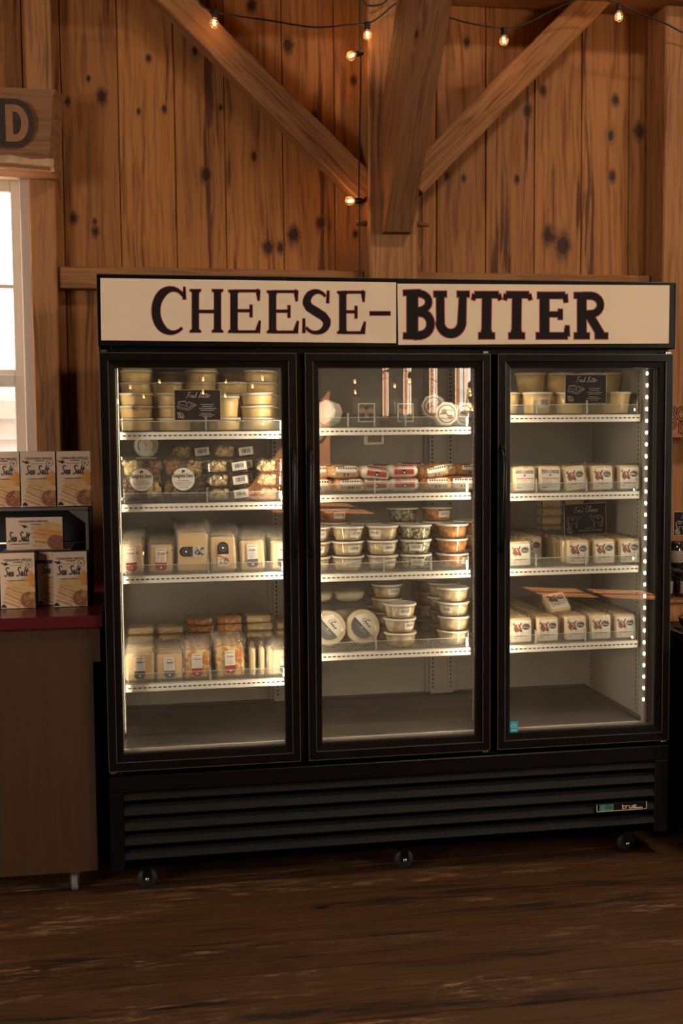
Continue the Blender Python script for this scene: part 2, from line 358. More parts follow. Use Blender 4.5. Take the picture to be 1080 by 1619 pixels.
def speck(name, base, spots, scale=70, lo=.28, hi=.36, rough=.35, coat=.6, bump=.3, voro=True, dist=.004):
    """base colour with a lumpy second colour, for food seen through film"""
    m = bpy.data.materials.new(name); t, N, L = nodes(m); b = N['Principled BSDF']
    b.inputs['Roughness'].default_value = rough; b.inputs['Coat Weight'].default_value = coat; b.inputs['Coat Roughness'].default_value = .1
    tc = N.new('ShaderNodeTexCoord'); v = N.new('ShaderNodeTexVoronoi'); v.inputs['Scale'].default_value = scale; L.new(tc.outputs['Object'], v.inputs['Vector'])
    nz = N.new('ShaderNodeTexNoise'); nz.inputs['Scale'].default_value = scale*.5; nz.inputs['Detail'].default_value = 4; nz.inputs['Distortion'].default_value = .8; L.new(tc.outputs['Object'], nz.inputs['Vector'])
    src = v.outputs['Distance'] if voro else nz.outputs['Fac']
    mr = N.new('ShaderNodeMapRange'); L.new(src, mr.inputs['Value']); mr.inputs['From Min'].default_value = lo; mr.inputs['From Max'].default_value = hi
    mx = N.new('ShaderNodeMix'); mx.data_type = 'RGBA'; L.new(mr.outputs[0], mx.inputs[0]); mx.inputs[6].default_value = (*base, 1); mx.inputs[7].default_value = (*spots, 1)
    hs = N.new('ShaderNodeHueSaturation'); L.new(mx.outputs[2], hs.inputs['Color']); m2 = N.new('ShaderNodeMapRange'); L.new(nz.outputs['Fac'], m2.inputs['Value'])
    m2.inputs['From Min'].default_value = .3; m2.inputs['From Max'].default_value = .7; m2.inputs['To Min'].default_value = .78; m2.inputs['To Max'].default_value = 1.12
    L.new(m2.outputs[0], hs.inputs['Value']); L.new(hs.outputs[0], b.inputs['Base Color'])
    bp = N.new('ShaderNodeBump'); bp.inputs['Strength'].default_value = bump; bp.inputs['Distance'].default_value = dist; bp.invert = True
    L.new(v.outputs['Distance'], bp.inputs['Height']); L.new(bp.outputs[0], b.inputs['Normal'])
    return m

M = {}
WALLK = []
for px, py, r in ((868, 372, 11), (890, 388, 12), (1010, 207, 9), (973, 158, 6), (968, 278, 6), (1030, 235, 8), (738, 67, 5), (858, 143, 6), (834, 175, 7), (706, 278, 4), (733, 282, 4), (817, 283, 4),
                  (235, 92, 4), (260, 172, 4), (326, 276, 8), (424, 391, 8), (444, 391, 6), (464, 371, 9), (507, 352, 7), (559, 127, 5), (161, 152, 7), (116, 345, 6), (151, 365, 5), (150, 350, 3), (107, 160, 4), (455, 72, 8), (140, 124, 3), (562, 370, 4), (398, 9, 7), (349, 170, 3), (219, 176, 3), (498, 182, 6), (476, 180, 4)):
    p = at(px, py, 1.03); WALLK.append((p.x, p.z, r/370.0))
M['wall'] = wood('pine_board', (.31, .122, .030), (.085, .023, .006), 'z', .6, True, WALLK, .95)
M['timber'] = wood('rough_timber', (.36, .165, .06), (.13, .05, .017), 'z', .75, True, (), .35, 1.2)
M['brace'] = wood('brace_timber', (.30, .135, .05), (.10, .038, .014), 'x', .75, True, (), .4, 1.2)
M['floor'] = wood('floor_board', (.082, .036, .014), (.020, .009, .005), 'x', .42, True, (), .9, 1.0, wear=.75, spec=.4, ga=4.0)
M['black'] = pbr('black_enamel', (.0035, .003, .0032), .28, 0, 0, spec=.25)
M['blackdull'] = pbr('black_recess', (.001, .001, .001), 1.0, spec=0)
M['louver'] = pbr('louver_grey', (.0075, .007, .0075), .6, spec=.15)
M['edge'] = pbr('frame_edge', (.16, .155, .14), .25, .6)
M['reflbrown'] = pbr('mullion_reflection', (.07, .03, .012), .5)  # reflected wood tone painted as the strip's own colour
M['liner'] = pbr('liner_grey', (.36, .335, .29), .45, noise=.06, nscale=6)
M['linerfloor'] = pbr('liner_floor', (.085, .076, .066), .55, noise=.25, nscale=14)
M['white'] = pbr('white_coated_wire', (.80, .77, .70), .4)
M['slot'] = pbr('slot_dark', (.02, .018, .015), .8)
M['glass'] = clear('door_glass', .012, 1.62, (.95, .94, .92), .0)
M['led'] = pbr('led_lens', (.9, .9, .85), .3, emis=(1.0, .90, .68), es=75.0)
M['ledbase'] = pbr('led_carrier', (.25, .25, .24), .3, .5)
M['paper'] = pbr('poster_board', (.64, .51, .37), .8, noise=.05, nscale=9)
M['ink'] = pbr('black_paint', (.008, .005, .005), .8, spec=.2)
M['red'] = pbr('red_outline', (.34, .035, .045), .6)
M['blueline'] = pbr('blue_pencil', (.05, .05, .13), .7)
M['winwhite'] = pbr('window_paint', (.62, .55, .46), .5)
M['chrome'] = pbr('bright_steel', (.6, .58, .55), .25, 1)
M['rubber'] = pbr('rubber', (.012, .012, .012), .55)
M['greywheel'] = pbr('grey_wheel', (.16, .15, .14), .5)
M['green'] = pbr('badge_green', (.03, .10, .04), .5); M['cyan'] = pbr('badge_blue', (.10, .42, .50), .5); M['cream'] = pbr('badge_cream', (.70, .58, .42), .4)

# ------------------------------------------------------------------ room shell
WY = 1.03; RX0, RX1, RY0 = -4.0, 6.0, -24.5
BR = []
def board(mb, x0, x1, z0, z1, y0=WY, y1=WY+.03, seed=None):
    mb.r = random.random()+.01; b = .004; BR.append((x0, x1, z0, z1, mb.r))
    vs = [(x0, y1, z0), (x0+.001, y0+b, z0), (x0+b, y0, z0), (x1-b, y0, z0), (x1-.001, y0+b, z0), (x1, y1, z0)]
    n = len(vs); vs += [(x, y, z1) for x, y, z in vs]
    mb.add(vs, [(i, i+1, n+i+1, n+i) for i in range(n-1)]+[tuple(range(n))[::-1], tuple(range(n, 2*n))], 0, False)
seams = [-.31, -.164, .062, .287, .491, .731, .95, 1.168, 1.389, 1.607, 1.826, 2.04, 2.26]
x = 2.26
while x < RX1: x += .22; seams.append(min(x, RX1))
x = -.31
left = []
while x > RX0: left.append(x); x -= .22
left = [RX0]+left[::-1][0:-1]+[-.31]
WX0, WX1, WZ0, WZ1 = -1.25, -.331, .98, 2.60
wb = MB()
for a, b_ in zip(seams[:-1], seams[1:]): board(wb, a, b_, 0, CEIL)
for a, b_ in zip(left[:-1], left[1:]):
    if b_ <= WX0+.01 or a >= WX1-.001: board(wb, a, b_, 0, CEIL)
    else:
        board(wb, max(a, RX0), b_, 0, WZ0); board(wb, a, b_, WZ1, CEIL)
        if a < WX0: board(wb, a, WX0, WZ0, WZ1)
        if b_ > WX1: board(wb, WX1, b_, WZ0, WZ1)
KY = [0]
def knot(mb, kx, kz, kr, streak):
    KY[0] += 1; yk = WY-.0006-KY[0]*2e-5
    br = [q for q in BR if q[0] <= kx <= q[1] and q[2] <= kz <= q[3]]
    if not br: return
    x0, x1, _, _, mb.r = br[0]; rr = random.Random(int(kx*1e4)); n = 22; n0 = len(mb.v); vs = [(kx, yk, kz)]; val = [1.0]
    rings = [(.55, .97), (.85, .84), (1.15, .58), (1.7, .26), (2.7, 0.0)]
    lob = [1+rr.uniform(-.12, .12) for _ in range(n)]
    for (m_, v_) in rings:
        for k in range(n):
            a = 2*PI*k/n; ex = 1.0+(abs(math.sin(a))**2)*(streak if math.sin(a) < 0 else streak*.5)*(m_/2.7)**1.5
            q = m_*kr*lob[k]*(1.0+.1*rr.random()); x = kx+q*math.cos(a)*(.92); z = kz+q*math.sin(a)*1.18*ex
            vs.append((min(max(x, x0+.0045), x1-.0045), yk, z)); val.append(v_)
    fs = [(0, 1+k, 1+(k+1) % n) for k in range(n)]+[(1+i*n+k, 1+(i+1)*n+k, 1+(i+1)*n+(k+1) % n, 1+i*n+(k+1) % n) for i in range(len(rings)-1) for k in range(n)]
    mb.add(vs, fs, 0, False)
    def prof(d):
        P_ = [(0, 1.0)]+rings
        for (a_, b_), (c_, d_) in zip(P_[:-1], P_[1:]):
            if d <= c_: return b_+(d_-b_)*(d-a_)/(c_-a_)
        return 0.0
    for i, v_ in enumerate(val):
        for (ox, oz, orr) in WALLK:
            if (ox, oz) != (kx, kz) and abs(ox-vs[i][0]) < .12 and abs(oz-vs[i][2]) < .12: v_ = max(v_, prof(math.hypot(ox-vs[i][0], (oz-vs[i][2])/1.3)/(orr*.85)))
        mb.kn[n0+i] = v_
for kx, kz, kr in WALLK: knot(wb, kx, kz, kr*.85, .9)
wb.r = .5; wb.box(RX0, WY+.03, 0, WX0, WY+.07, CEIL, mi=1); wb.box(WX1, WY+.03, 0, RX1, WY+.07, CEIL, mi=1)
wb.box(WX0, WY+.03, 0, WX1, WY+.07, WZ0, mi=1); wb.box(WX0, WY+.03, WZ1, WX1, WY+.07, CEIL, mi=1)
struct(wb.build('wall_front', [M['wall'], M['slot']]))
fb = MB(); yy = WY+.07
for s_ in (.87, .68, .50, .32, .145, -.03, -.225, -.42, -.598, -.749, -.902):
    fb.r = random.random()+.01; fb.box(RX0, s_+.005, -.03, RX1, yy-.004, 0); yy = s_
while yy > RY0:
    n = yy-.19; fb.r = random.random()+.01; fb.box(RX0, n+.005, -.03, RX1, yy-.004, 0); yy = n
fb.r = .5; fb.box(RX0, RY0, -.06, RX1, WY+.07, -.031, mi=1)
struct(fb.build('floor', [M['floor'], M['blackdull']]))
M['rearwall'] = wood('dark_barn_board', (.16, .075, .03), (.06, .025, .01), 'z', .7, False, (), .5)
# tall side windows, far ones mirrored in the fridge glass; the nearest is added
wins = [(-4.9, -3.1, 1.3, 3.3), (-5.78, -5.12, 1.35, 2.65), (-17.2, -16.0, 1.9, 4.1), (-19.2, -18.1, 1.9, 4.1), (-21.6, -20.4, 1.9, 4.1), (-23.9, -22.8, 1.9, 4.1)]
wins.sort()
sw = MB(); sw.r = .3; y = RY0
for a, b_, c, d in wins:
    sw.box(RX1, y, 0, RX1+.06, a, CEIL); sw.box(RX1, a, 0, RX1+.06, b_, c); sw.box(RX1, a, d, RX1+.06, b_, CEIL); y = b_
sw.box(RX1, y, 0, RX1+.06, WY+.07, CEIL)
struct(sw.build('wall_right', [M['rearwall']]))
M['casing'] = pbr('pale_casing', (.50, .42, .34), .6); M['frosted'] = pbr('sun_block_pane', (.8, .76, .7), .9)  # frosted: opaque pane added to keep the sun out behind the fill light
for k, (a, b_, c, d) in enumerate(wins):
    w = MB(); x0 = RX1-.03
    for (p, q, r_, s_) in ((a-.1, a, c-.1, d+.1), (b_, b_+.1, c-.1, d+.1), (a, b_, c-.1, c), (a, b_, d, d+.1), ((a+b_)/2-.02, (a+b_)/2+.02, c, d), (a, b_, (c+d)/2-.02, (c+d)/2+.02)):
        w.box(x0, p, r_, RX1-.001 if p < a or q > b_ or r_ < c or s_ > d else RX1+.03, q, s_, .004)
    o = struct(w.build('window_%d' % (k+2), M['casing'])); g = MB(); g.box(RX1+.04, a+.005, c+.005, RX1+.044, b_-.005, d-.005); g.build('pane', M['glass'] if a < -5 else M['frosted'], o)
for y, nth in ((-15.4, 'nearest'), (-17.7, 'second nearest'), (-19.9, 'second farthest'), (-22.2, 'farthest')):
    b = MB(); b.r = .4; b.box(RX1-.22, y-.11, 0, RX1-.002, y+.11, CEIL-.01, .01); tag(b.build('timber_post', [M['timber']]), nth+' squared post between far side windows, seen mirrored in the glass', 'post', 'posts between the far side windows')
b = MB(); b.r = .6; b.box(RX0-.12, RY0, 0, RX0, WY+.07, CEIL); struct(b.build('wall_left', [M['rearwall']]))
b = MB(); b.r = .7; b.box(RX0-.12, RY0-.12, 0, RX1+.12, RY0, CEIL); struct(b.build('wall_rear', [M['rearwall']]))
b = MB(); b.r = .2; h = .42
b.box(RX0-.12, RY0-.12, CEIL, SKY_X-h, WY+.07, CEIL+.1); b.box(SKY_X+h, RY0-.12, CEIL, RX1+.12, WY+.07, CEIL+.1)
b.box(SKY_X-h, RY0-.12, CEIL, SKY_X+h, SKY_Y-h, CEIL+.1); b.box(SKY_X-h, SKY_Y+h, CEIL, SKY_X+h, WY+.07, CEIL+.1)
struct(b.build('ceiling', [M['rearwall']]))
w = MB()
for (p, q, r_, s_) in ((-h, -h+.04, -h, h), (h-.04, h, -h, h), (-h, h, -h, -h+.04), (-h, h, h-.04, h)): w.box(SKY_X+p, SKY_Y+r_, CEIL-.02, SKY_X+q, SKY_Y+s_, CEIL+.14)
struct(w.build('window_9', M['casing']))

# front left window with white double hung sash
w = MB()
w.box(WX1, WY-.055, .90, -.291, WY-.001, 2.60, .003)                      # casing, right
w.box(-1.36, WY-.055, .90, WX0, WY-.001, 2.60, .003); w.box(-1.36, WY-.055, 2.60, -.291, WY-.001, 2.70, .003)
w.box(-1.38, WY-.09, .86, -.27, WY-.001, .90, .004)
w.box(WX1-.004, WY-.03, WZ0, WX1, WY+.1, WZ1); w.box(WX0, WY-.03, WZ0, WX0+.02, WY+.1, WZ1); w.box(WX0, WY-.03, WZ1-.02, WX1, WY+.1, WZ1); w.box(WX0, WY-.03, WZ0, WX1, WY+.1, WZ0+.02)
w1 = struct(w.build('window_1', M['winwhite']))
def sash(z0, z1, y, top):
    s = MB(); f = .042
    s.box(WX1-.004-f, y, z0, WX1-.004, y+.03, z1, .003); s.box(WX0+.02, y, z0, WX0+.02+f, y+.03, z1, .003)
    s.box(WX0+.02+f, y, z0, WX1-.004-f, y+.03, z0+.045, .003); s.box(WX0+.02+f, y, z1-.05, WX1-.004-f, y+.03, z1, .003)
    if top: s.box(WX0+.02+f, y+.008, z0+.375, WX1-.004-f, y+.022, z0+.39); s.box(-.80, y+.008, z0, -.785, y+.022, z1)
    o = s.build('sash', M['winwhite'], w1); g = MB(); g.box(WX0+.03, y+.013, z0+.01, WX1-.02, y+.016, z1-.01); g.build('pane', M['glass'], o)
sash(1.772, 2.582, WY+.045, True); sash(1.0, 1.795, WY+.01, False)
M['siding'] = pbr('white_siding', (.50, .54, .60), .7); M['ground'] = pbr('gravel', (.35, .32, .28), .9, noise=.3, nscale=3)
b = MB()
for k in range(16): b.add([(-4, 3.2, .2+k*.12), (0.5, 3.2, .2+k*.12), (.5, 3.23, .32+k*.12), (-4, 3.23, .32+k*.12)], [(0, 1, 2, 3)], 0)
for k in range(8): b.box(-4+k*.45, 3.17, 0, -3.97+k*.45, 3.2, 1.72)
b.box(-4, 3.24, 0, .5, 3.5, 1.9); b.box(-4.1, 3.1, 1.75, .6, 3.6, 1.79)
tag(b.build('outbuilding_wall', M['siding']), 'pale sided outbuilding wall seen through the left window', 'building')
b = MB(); b.box(-6, WY+.12, -.2, 4, 8, -.07); struct(b.build('ground', M['ground']))

# ------------------------------------------------------------------ frame timbers
def beam(name, label, a, b_, w, h, mat, cat='beam', up=(0, -1, 0), bev=.006, wob=0, loc=None):
    """squared timber from a to b; local x runs along it"""
    a, b_ = Vector(a), Vector(b_); d = (b_-a); L_ = d.length; X = d.normalized(); Yv = Vector(up); Yv = (Yv-X*Yv.dot(X)).normalized(); Z = X.cross(Yv)
    mb = MB(); n = 14; rr = random.Random(hash(name) % 99 if 0 else int(L_*100)); mb.r = .37; vs = []; fs = []
    for i in range(n+1):
        t = i/n*L_; j = [rr.uniform(-wob, wob) for _ in range(4)]
        W2, H2 = w/2, h/2; c = bev
        ring = [(-W2+c, -H2), (W2-c, -H2), (W2, -H2+c), (W2, H2-c), (W2-c, H2), (-W2+c, H2), (-W2, H2-c), (-W2, -H2+c)]
        vs += [(t, y_+j[0 if y_ > 0 else 1], z_+j[2 if z_ > 0 else 3]) for y_, z_ in ring]
    for i in range(n):
        for k in range(8): fs.append((i*8+k, i*8+(k+1) % 8, (i+1)*8+(k+1) % 8, (i+1)*8+k))
    fs += [tuple(range(8))[::-1], tuple(n*8+k for k in range(8))]
    mb.add(vs, fs, 0, False); o = mb.recalc(name, [mat])
    o.matrix_world = Matrix(((X.x, Yv.x, Z.x, a.x), (X.y, Yv.y, Z.y, a.y), (X.z, Yv.z, Z.z, a.z), (0, 0, 0, 1)))
    tag(o, label, cat); return o
PY = .85
beam('timber_post', 'squared light timber post standing behind the middle of the fridge, with pegged braces', (1.161, PY+.09, 0), (1.161, PY+.09, 3.33), .178, .205, M['brace'], 'post', wob=.0015)
pr0 = at(1050, 250, PY).x
beam('timber_post', 'squared timber post at the right edge behind the fridge corner', (pr0+.058, PY+.09, 0), (pr0+.058, PY+.09, 3.33), .178, .115, M['brace'], 'post', wob=.001)
lx = at(47, 380, .93).x; rx_ = at(89, 380, .93).x
beam('timber_post', 'pale timber post between the left window and the fridge', ((lx+rx_)/2, .98, 0), ((lx+rx_)/2, .98, CEIL-.02), .098, rx_-lx, M['brace'], 'post', wob=.0006)
# diagonal braces
def brace(name, label, pa, pb, Y, h, dep, m):
    a = at(*pa, Y); b_ = at(*pb, Y); return beam(name, label, a, b_, dep, h, m, 'beam', bev=.005, wob=.003)
ang = [(293-250, 0)]
brace('timber_brace', 'long diagonal timber brace rising left from the middle post', (582, 307), (232, -40), .93, .115, .10, M['brace'])
brace('timber_brace', 'rough waney diagonal timber brace rising right from the middle post', (650, 293), (950, -13), .93, .118, .10, M['brace'])
# knee brace coming towards the room
a0 = (at(604, 371, PY)+at(640, 370, PY))/2; kx = .127
k = MB(); k.r = .8; t = 1.05; h_ = .16
x0, x1 = a0.x-.05, a0.x+.052; z0 = a0.z
vs = []
for xx in (x0, x1+.012): vs += [(xx, PY, z0), (xx, PY, z0+.50), (xx, PY-t, z0+.50+t), (xx, PY-t, z0+.06+t), (xx, PY-.06, z0)]
k.add(vs, [(0, 1, 2, 3, 4), (9, 8, 7, 6, 5), (0, 5, 6, 1), (1, 6, 7, 2), (2, 7, 8, 3), (3, 8, 9, 4), (4, 9, 5, 0)], 0, False)
M['knee'] = wood('knee_timber', (.20, .085, .032), (.07, .026, .010), 'x', .75, True, (), .5, 1.3)
KX = Vector((0, -.70711, .70711)); KYv = Vector((1, 0, 0)); KZ = KX.cross(KYv); KO_ = Vector((a0.x, PY, z0)); k.v = [Vector(((v-KO_).dot(KX), (v-KO_).dot(KYv), (v-KO_).dot(KZ))) for v in k.v]
ko = k.recalc('timber_brace', [M['knee']]); ko.matrix_world = Matrix(((KX.x, KYv.x, KZ.x, KO_.x), (KX.y, KYv.y, KZ.y, KO_.y), (KX.z, KYv.z, KZ.z, KO_.z), (0, 0, 0, 1)))
tag(ko, 'darker knee brace jutting forward and up from the middle post', 'beam')
beam('tie_beam', 'heavy horizontal timber beam along the top of the board wall', (RX0+.02, .88, 3.46), (RX1-.02, .88, 3.46), .26, .235, M['brace'], 'beam', wob=.002)
rz0 = at(100, 455, .95).z; rz1 = at(100, 418, .95).z
for a, b_, lab in ((rx_+.004, 1.055, 'short flat rail on the board wall left of the middle post'), (1.268, pr0-.006, 'flat rail on the board wall right of the middle post')):
    b = MB(); b.r = .3; b.box(a, .955, rz0, b_, WY-.001, rz1-.006, .004)
    o = b.build('wall_rail', [M['brace']]); tag(o, lab, 'rail')
p = at(569, 353, .90); q = at(660, 355, .90)
for c, sx, lab in ((p, .04, 'wooden peg sticking out left of the middle post'), (q, .034, 'wooden peg sticking out right of the middle post')):
    b = MB(); b.r = .9; xx0, xx1 = (p.x-.012, 1.06) if c is p else (1.262, at(678, 355, .9).x)
    b.tube([(xx0, .90, c.z), ((xx0+xx1)/2, .90, c.z+.001), (xx1, .90, c.z)], [.011, .012, .012] if c is p else [.012, .011, .009], 8)
    tag(b.build('timber_peg', [M['knee']]), lab, 'peg')
# carved wooden sign with the letter D
s = MB(); s.r = .66; zt, zb = at(40, 135, .78).z, at(40, 262, .78).z; xr = at(84, 200, .78).x
vs = [(-1.3, .78, zb+.01), (-.9, .775, zb-.008), (-.6, .78, zb+.008), (-.42, .775, zb-.004), (xr-.02, .78, zb-.012), (xr, .80, zt-.03), (xr+.012, .80, zt-.005), (-1.3, .80, zt)]
n = len(vs); vs2 = [(x+(.03 if x > -1 else 0), y+.14, z-(.01 if i < 5 else -.012)) for i, (x, y, z) in enumerate(vs)]
s.add(vs+vs2, [tuple(range(n)), tuple(range(2*n-1, n-1, -1))]+[(i, n+i, n+(i+1) % n, (i+1) % n) for i in range(n)], 0, False)
M['sign'] = wood('slab_wood', (.20, .095, .04), (.08, .03, .012), 'x', .7, False, (), .5)
so_ = s.recalc('carved_sign', [M['sign']]); tag(so_, 'thick live edge wooden slab sign with a carved letter D, above the left window', 'sign')
we = MB(); rr_ = random.Random(5); vs = []
for k_ in range(15): xx = -1.3+(xr+1.3)*k_/14; zz0 = zb+.004*math.sin(k_*1.7); vs += [(xx, .7745, zz0+.030+.006*math.sin(k_*2.3)), (xx, .772, zz0+.004), (xx, .80, zz0-.012)]
we.add(vs, [(3*k_+j_, 3*k_+3+j_, 3*k_+4+j_, 3*k_+1+j_) for k_ in range(14) for j_ in range(2)], 0, False); we.recalc('waney_edge', [pbr('waney_edge', (.42, .26, .14), .8, noise=.35, nscale=25)], so_)['label'] = 'pale live edge along the bottom'
l = MB(); c0 = at(8, 165, .775); c1 = at(46, 225, .775); wl, hl = c1.x-c0.x, c0.z-c1.z
def Dpts(ins, n=14):
    out = [(c0.x+ins, c1.z+ins), (c0.x+ins, c0.z-ins)]
    for k in range(n+1):
        a = PI/2-PI*k/n; out.append((c0.x+wl*.42+(wl*.58-ins)*math.cos(a), (c0.z+c1.z)/2+(hl/2-ins)*math.sin(a)))
    return out
o_, i_ = Dpts(0), Dpts(.027); m_ = len(o_)
l.add([(x, .772, z) for x, z in o_]+[(x, .772, z) for x, z in i_]+[(x, .781, z) for x, z in o_]+[(x, .781, z) for x, z in i_],
      [(k, (k+1) % m_, m_+(k+1) % m_, m_+k) for k in range(m_)]+[(k, 2*m_+k, 2*m_+(k+1) % m_, (k+1) % m_) for k in range(m_)]+[(m_+k, m_+(k+1) % m_, 3*m_+(k+1) % m_, 3*m_+k) for k in range(m_)], 0, False)
l.flat(Dpts(-.022), .7735, 1)
M['scorch'] = pbr('scorched_wood', (.030, .014, .008), .8, noise=.5, nscale=50)
M['letterD'] = pbr('letter_wood', (.24, .105, .045), .7, noise=.15)
l.recalc('carved_letter', [M['letterD'], M['scorch']], so_)

# ------------------------------------------------------------------ the refrigerator
FWID = 1.981; FT = 2.065; FBOT = .097
DW, DM, G1, G2 = .6391, .0017, .0293, .0277
DT, DB = 1.8141, .437
DX = [DM, DM+DW+G1, DM+2*DW+G1+G2]
GX, GT, GB = .0479, .047, .4913
IX0, IX1, IY1, IZ0, IZ1 = .045, 1.92, .66, .49, 1.83
fr = thing('display_refrigerator', 'wide black three door glass front merchandiser refrigerator on casters', 'refrigerator', (0, 0, 0))
b = MB()
b.box(0, .047, FBOT, .04, .76, FT, .004); b.box(FWID-.055, .047, FBOT, FWID, .76, FT, .004); b.box(.04, .70, FBOT, FWID-.055, .76, FT)
b.box(.04, .047, FBOT, FWID-.055, .70, .40); b.box(.04, .047, 1.84, FWID-.055, .70, FT)
b.box(0.0, -.002, 1.8329, FWID, .047, FT, .004)                       # header
b.box(.002, .012, .437-.012, FWID-.002, .047, .4155+.0105, .002)      # sill line
b.box(.0, .008, .362, FWID, .047, .4155, .003)                        # rail above grille
b.box(0, .008, FBOT+.0, .047, .047, .362, .003); b.box(1.93, .008, FBOT, FWID, .047, .362, .003)
b.box(.04, .03, 1.8141, FWID-.055, .047, 1.835)
for g0, g1 in ((DX[0]+DW, DX[1]), (DX[1]+DW, DX[2])): b.box(g0-.03, .0458, .40, g1+.03, .068, 1.84)
b.build('cabinet', M['black'], fr)
b = MB(); b.box(0, -.0026, 2.0625, FWID, -.0018, 2.064); b.box(-.0012, -.002, 1.834, 0, .03, 2.064); b.box(FWID, -.002, 1.834, FWID+.0012, .03, 2.064)
b.build('header_trim', M['edge'], fr)['label'] = 'thin bright edge around the header'
b = MB()
b.box(IX0-.004, .07, IZ0-.03, IX0, IY1, IZ1); b.box(IX1, .07, IZ0-.03, IX1+.004, IY1, IZ1)
b.box(IX0, IY1, IZ0-.03, IX1, IY1+.004, IZ1); b.box(IX0, .07, IZ1, IX1, IY1, IZ1+.004)
b.box(IX0, .07, IZ0-.012, IX1, IY1, IZ0-.006)
b.box(IX0, .066, IZ0-.03, IX1, .075, IZ0+.004, .003)
b.box(IX1-.010, .066, IZ0, IX1, .09, IZ1)
for x in (.665, 1.30):
    b.box(x-.042, IY1-.024, IZ0+.004, x+.052, IY1, IZ1, .002); b.box(x-.062, IY1-.012, IZ0+.004, x+.072, IY1, IZ1, .002)
b.build('interior_liner', M['liner'], fr)['label'] = 'pale grey inner lining'
b = MB(); b.box(IX0+.012, .085, IZ0-.006, IX1-.004, IY1-.003, IZ0+.0, .001)
b.box(IX1-.012, .09, IZ0, IX1-.002, IY1-.01, IZ0+.012, .003); b.box(IX0+.004, IY1-.014, IZ0, IX1-.004, IY1-.003, IZ0+.010, .003)
b.build('floor_pan', M['linerfloor'], fr)['label'] = 'dark grey floor pan'
# slotted shelf standards
def standard(x, y, face, z0=.505, z1=1.80):
    b = MB(); w = .012
    if face == 'f': b.box(x-w, y-.004, z0, x+w, y, z1)
    else:
        d = -1 if face == 'l' else 1; xa, xb = sorted((x, x+.004*d)); b.box(xa, y-w, z0, xb, y+w, z1)
    z = z0+.012
    while z < z1-.01:
        if face == 'f': b.box(x-.003, y-.0047, z, x+.003, y-.0039, z+.008, mi=1)
        else:
            xa, xb = sorted((x+.0039*d, x+.0047*d)); b.box(xa, y-.003, z, xb, y+.003, z+.008, mi=1)
        z += .0165
    return b.build('shelf_standard', [M['liner'], M['slot']], fr)
for x in (.636, .700, 1.266, 1.340): standard(x, IY1-.024, 'f')
for y in (.145, .572): standard(IX1-.001, y, 'l'); standard(IX0+.001, y, 'r')
standard(1.283, .10, 'l', .52, 1.80); standard(.662, .10, 'l', .52, 1.80)
b = MB(); b.box(1.284, .085, .50, 1.33, .115, 1.83); b.box(.663, .085, .50, .688, .115, 1.83); b.build('centre_mullion', M['liner'], fr)
b = MB(); b.box(DX[0]+DW+.0015, .042, .46, DX[1]-.007, .0455, 1.795); b.build('mullion_reflection_strip', M['reflbrown'], fr)['label'] = 'brown strip, painted reflection of wood, in the gap between the left and middle doors'  # brown colour stands in for the wood reflected in the mullion
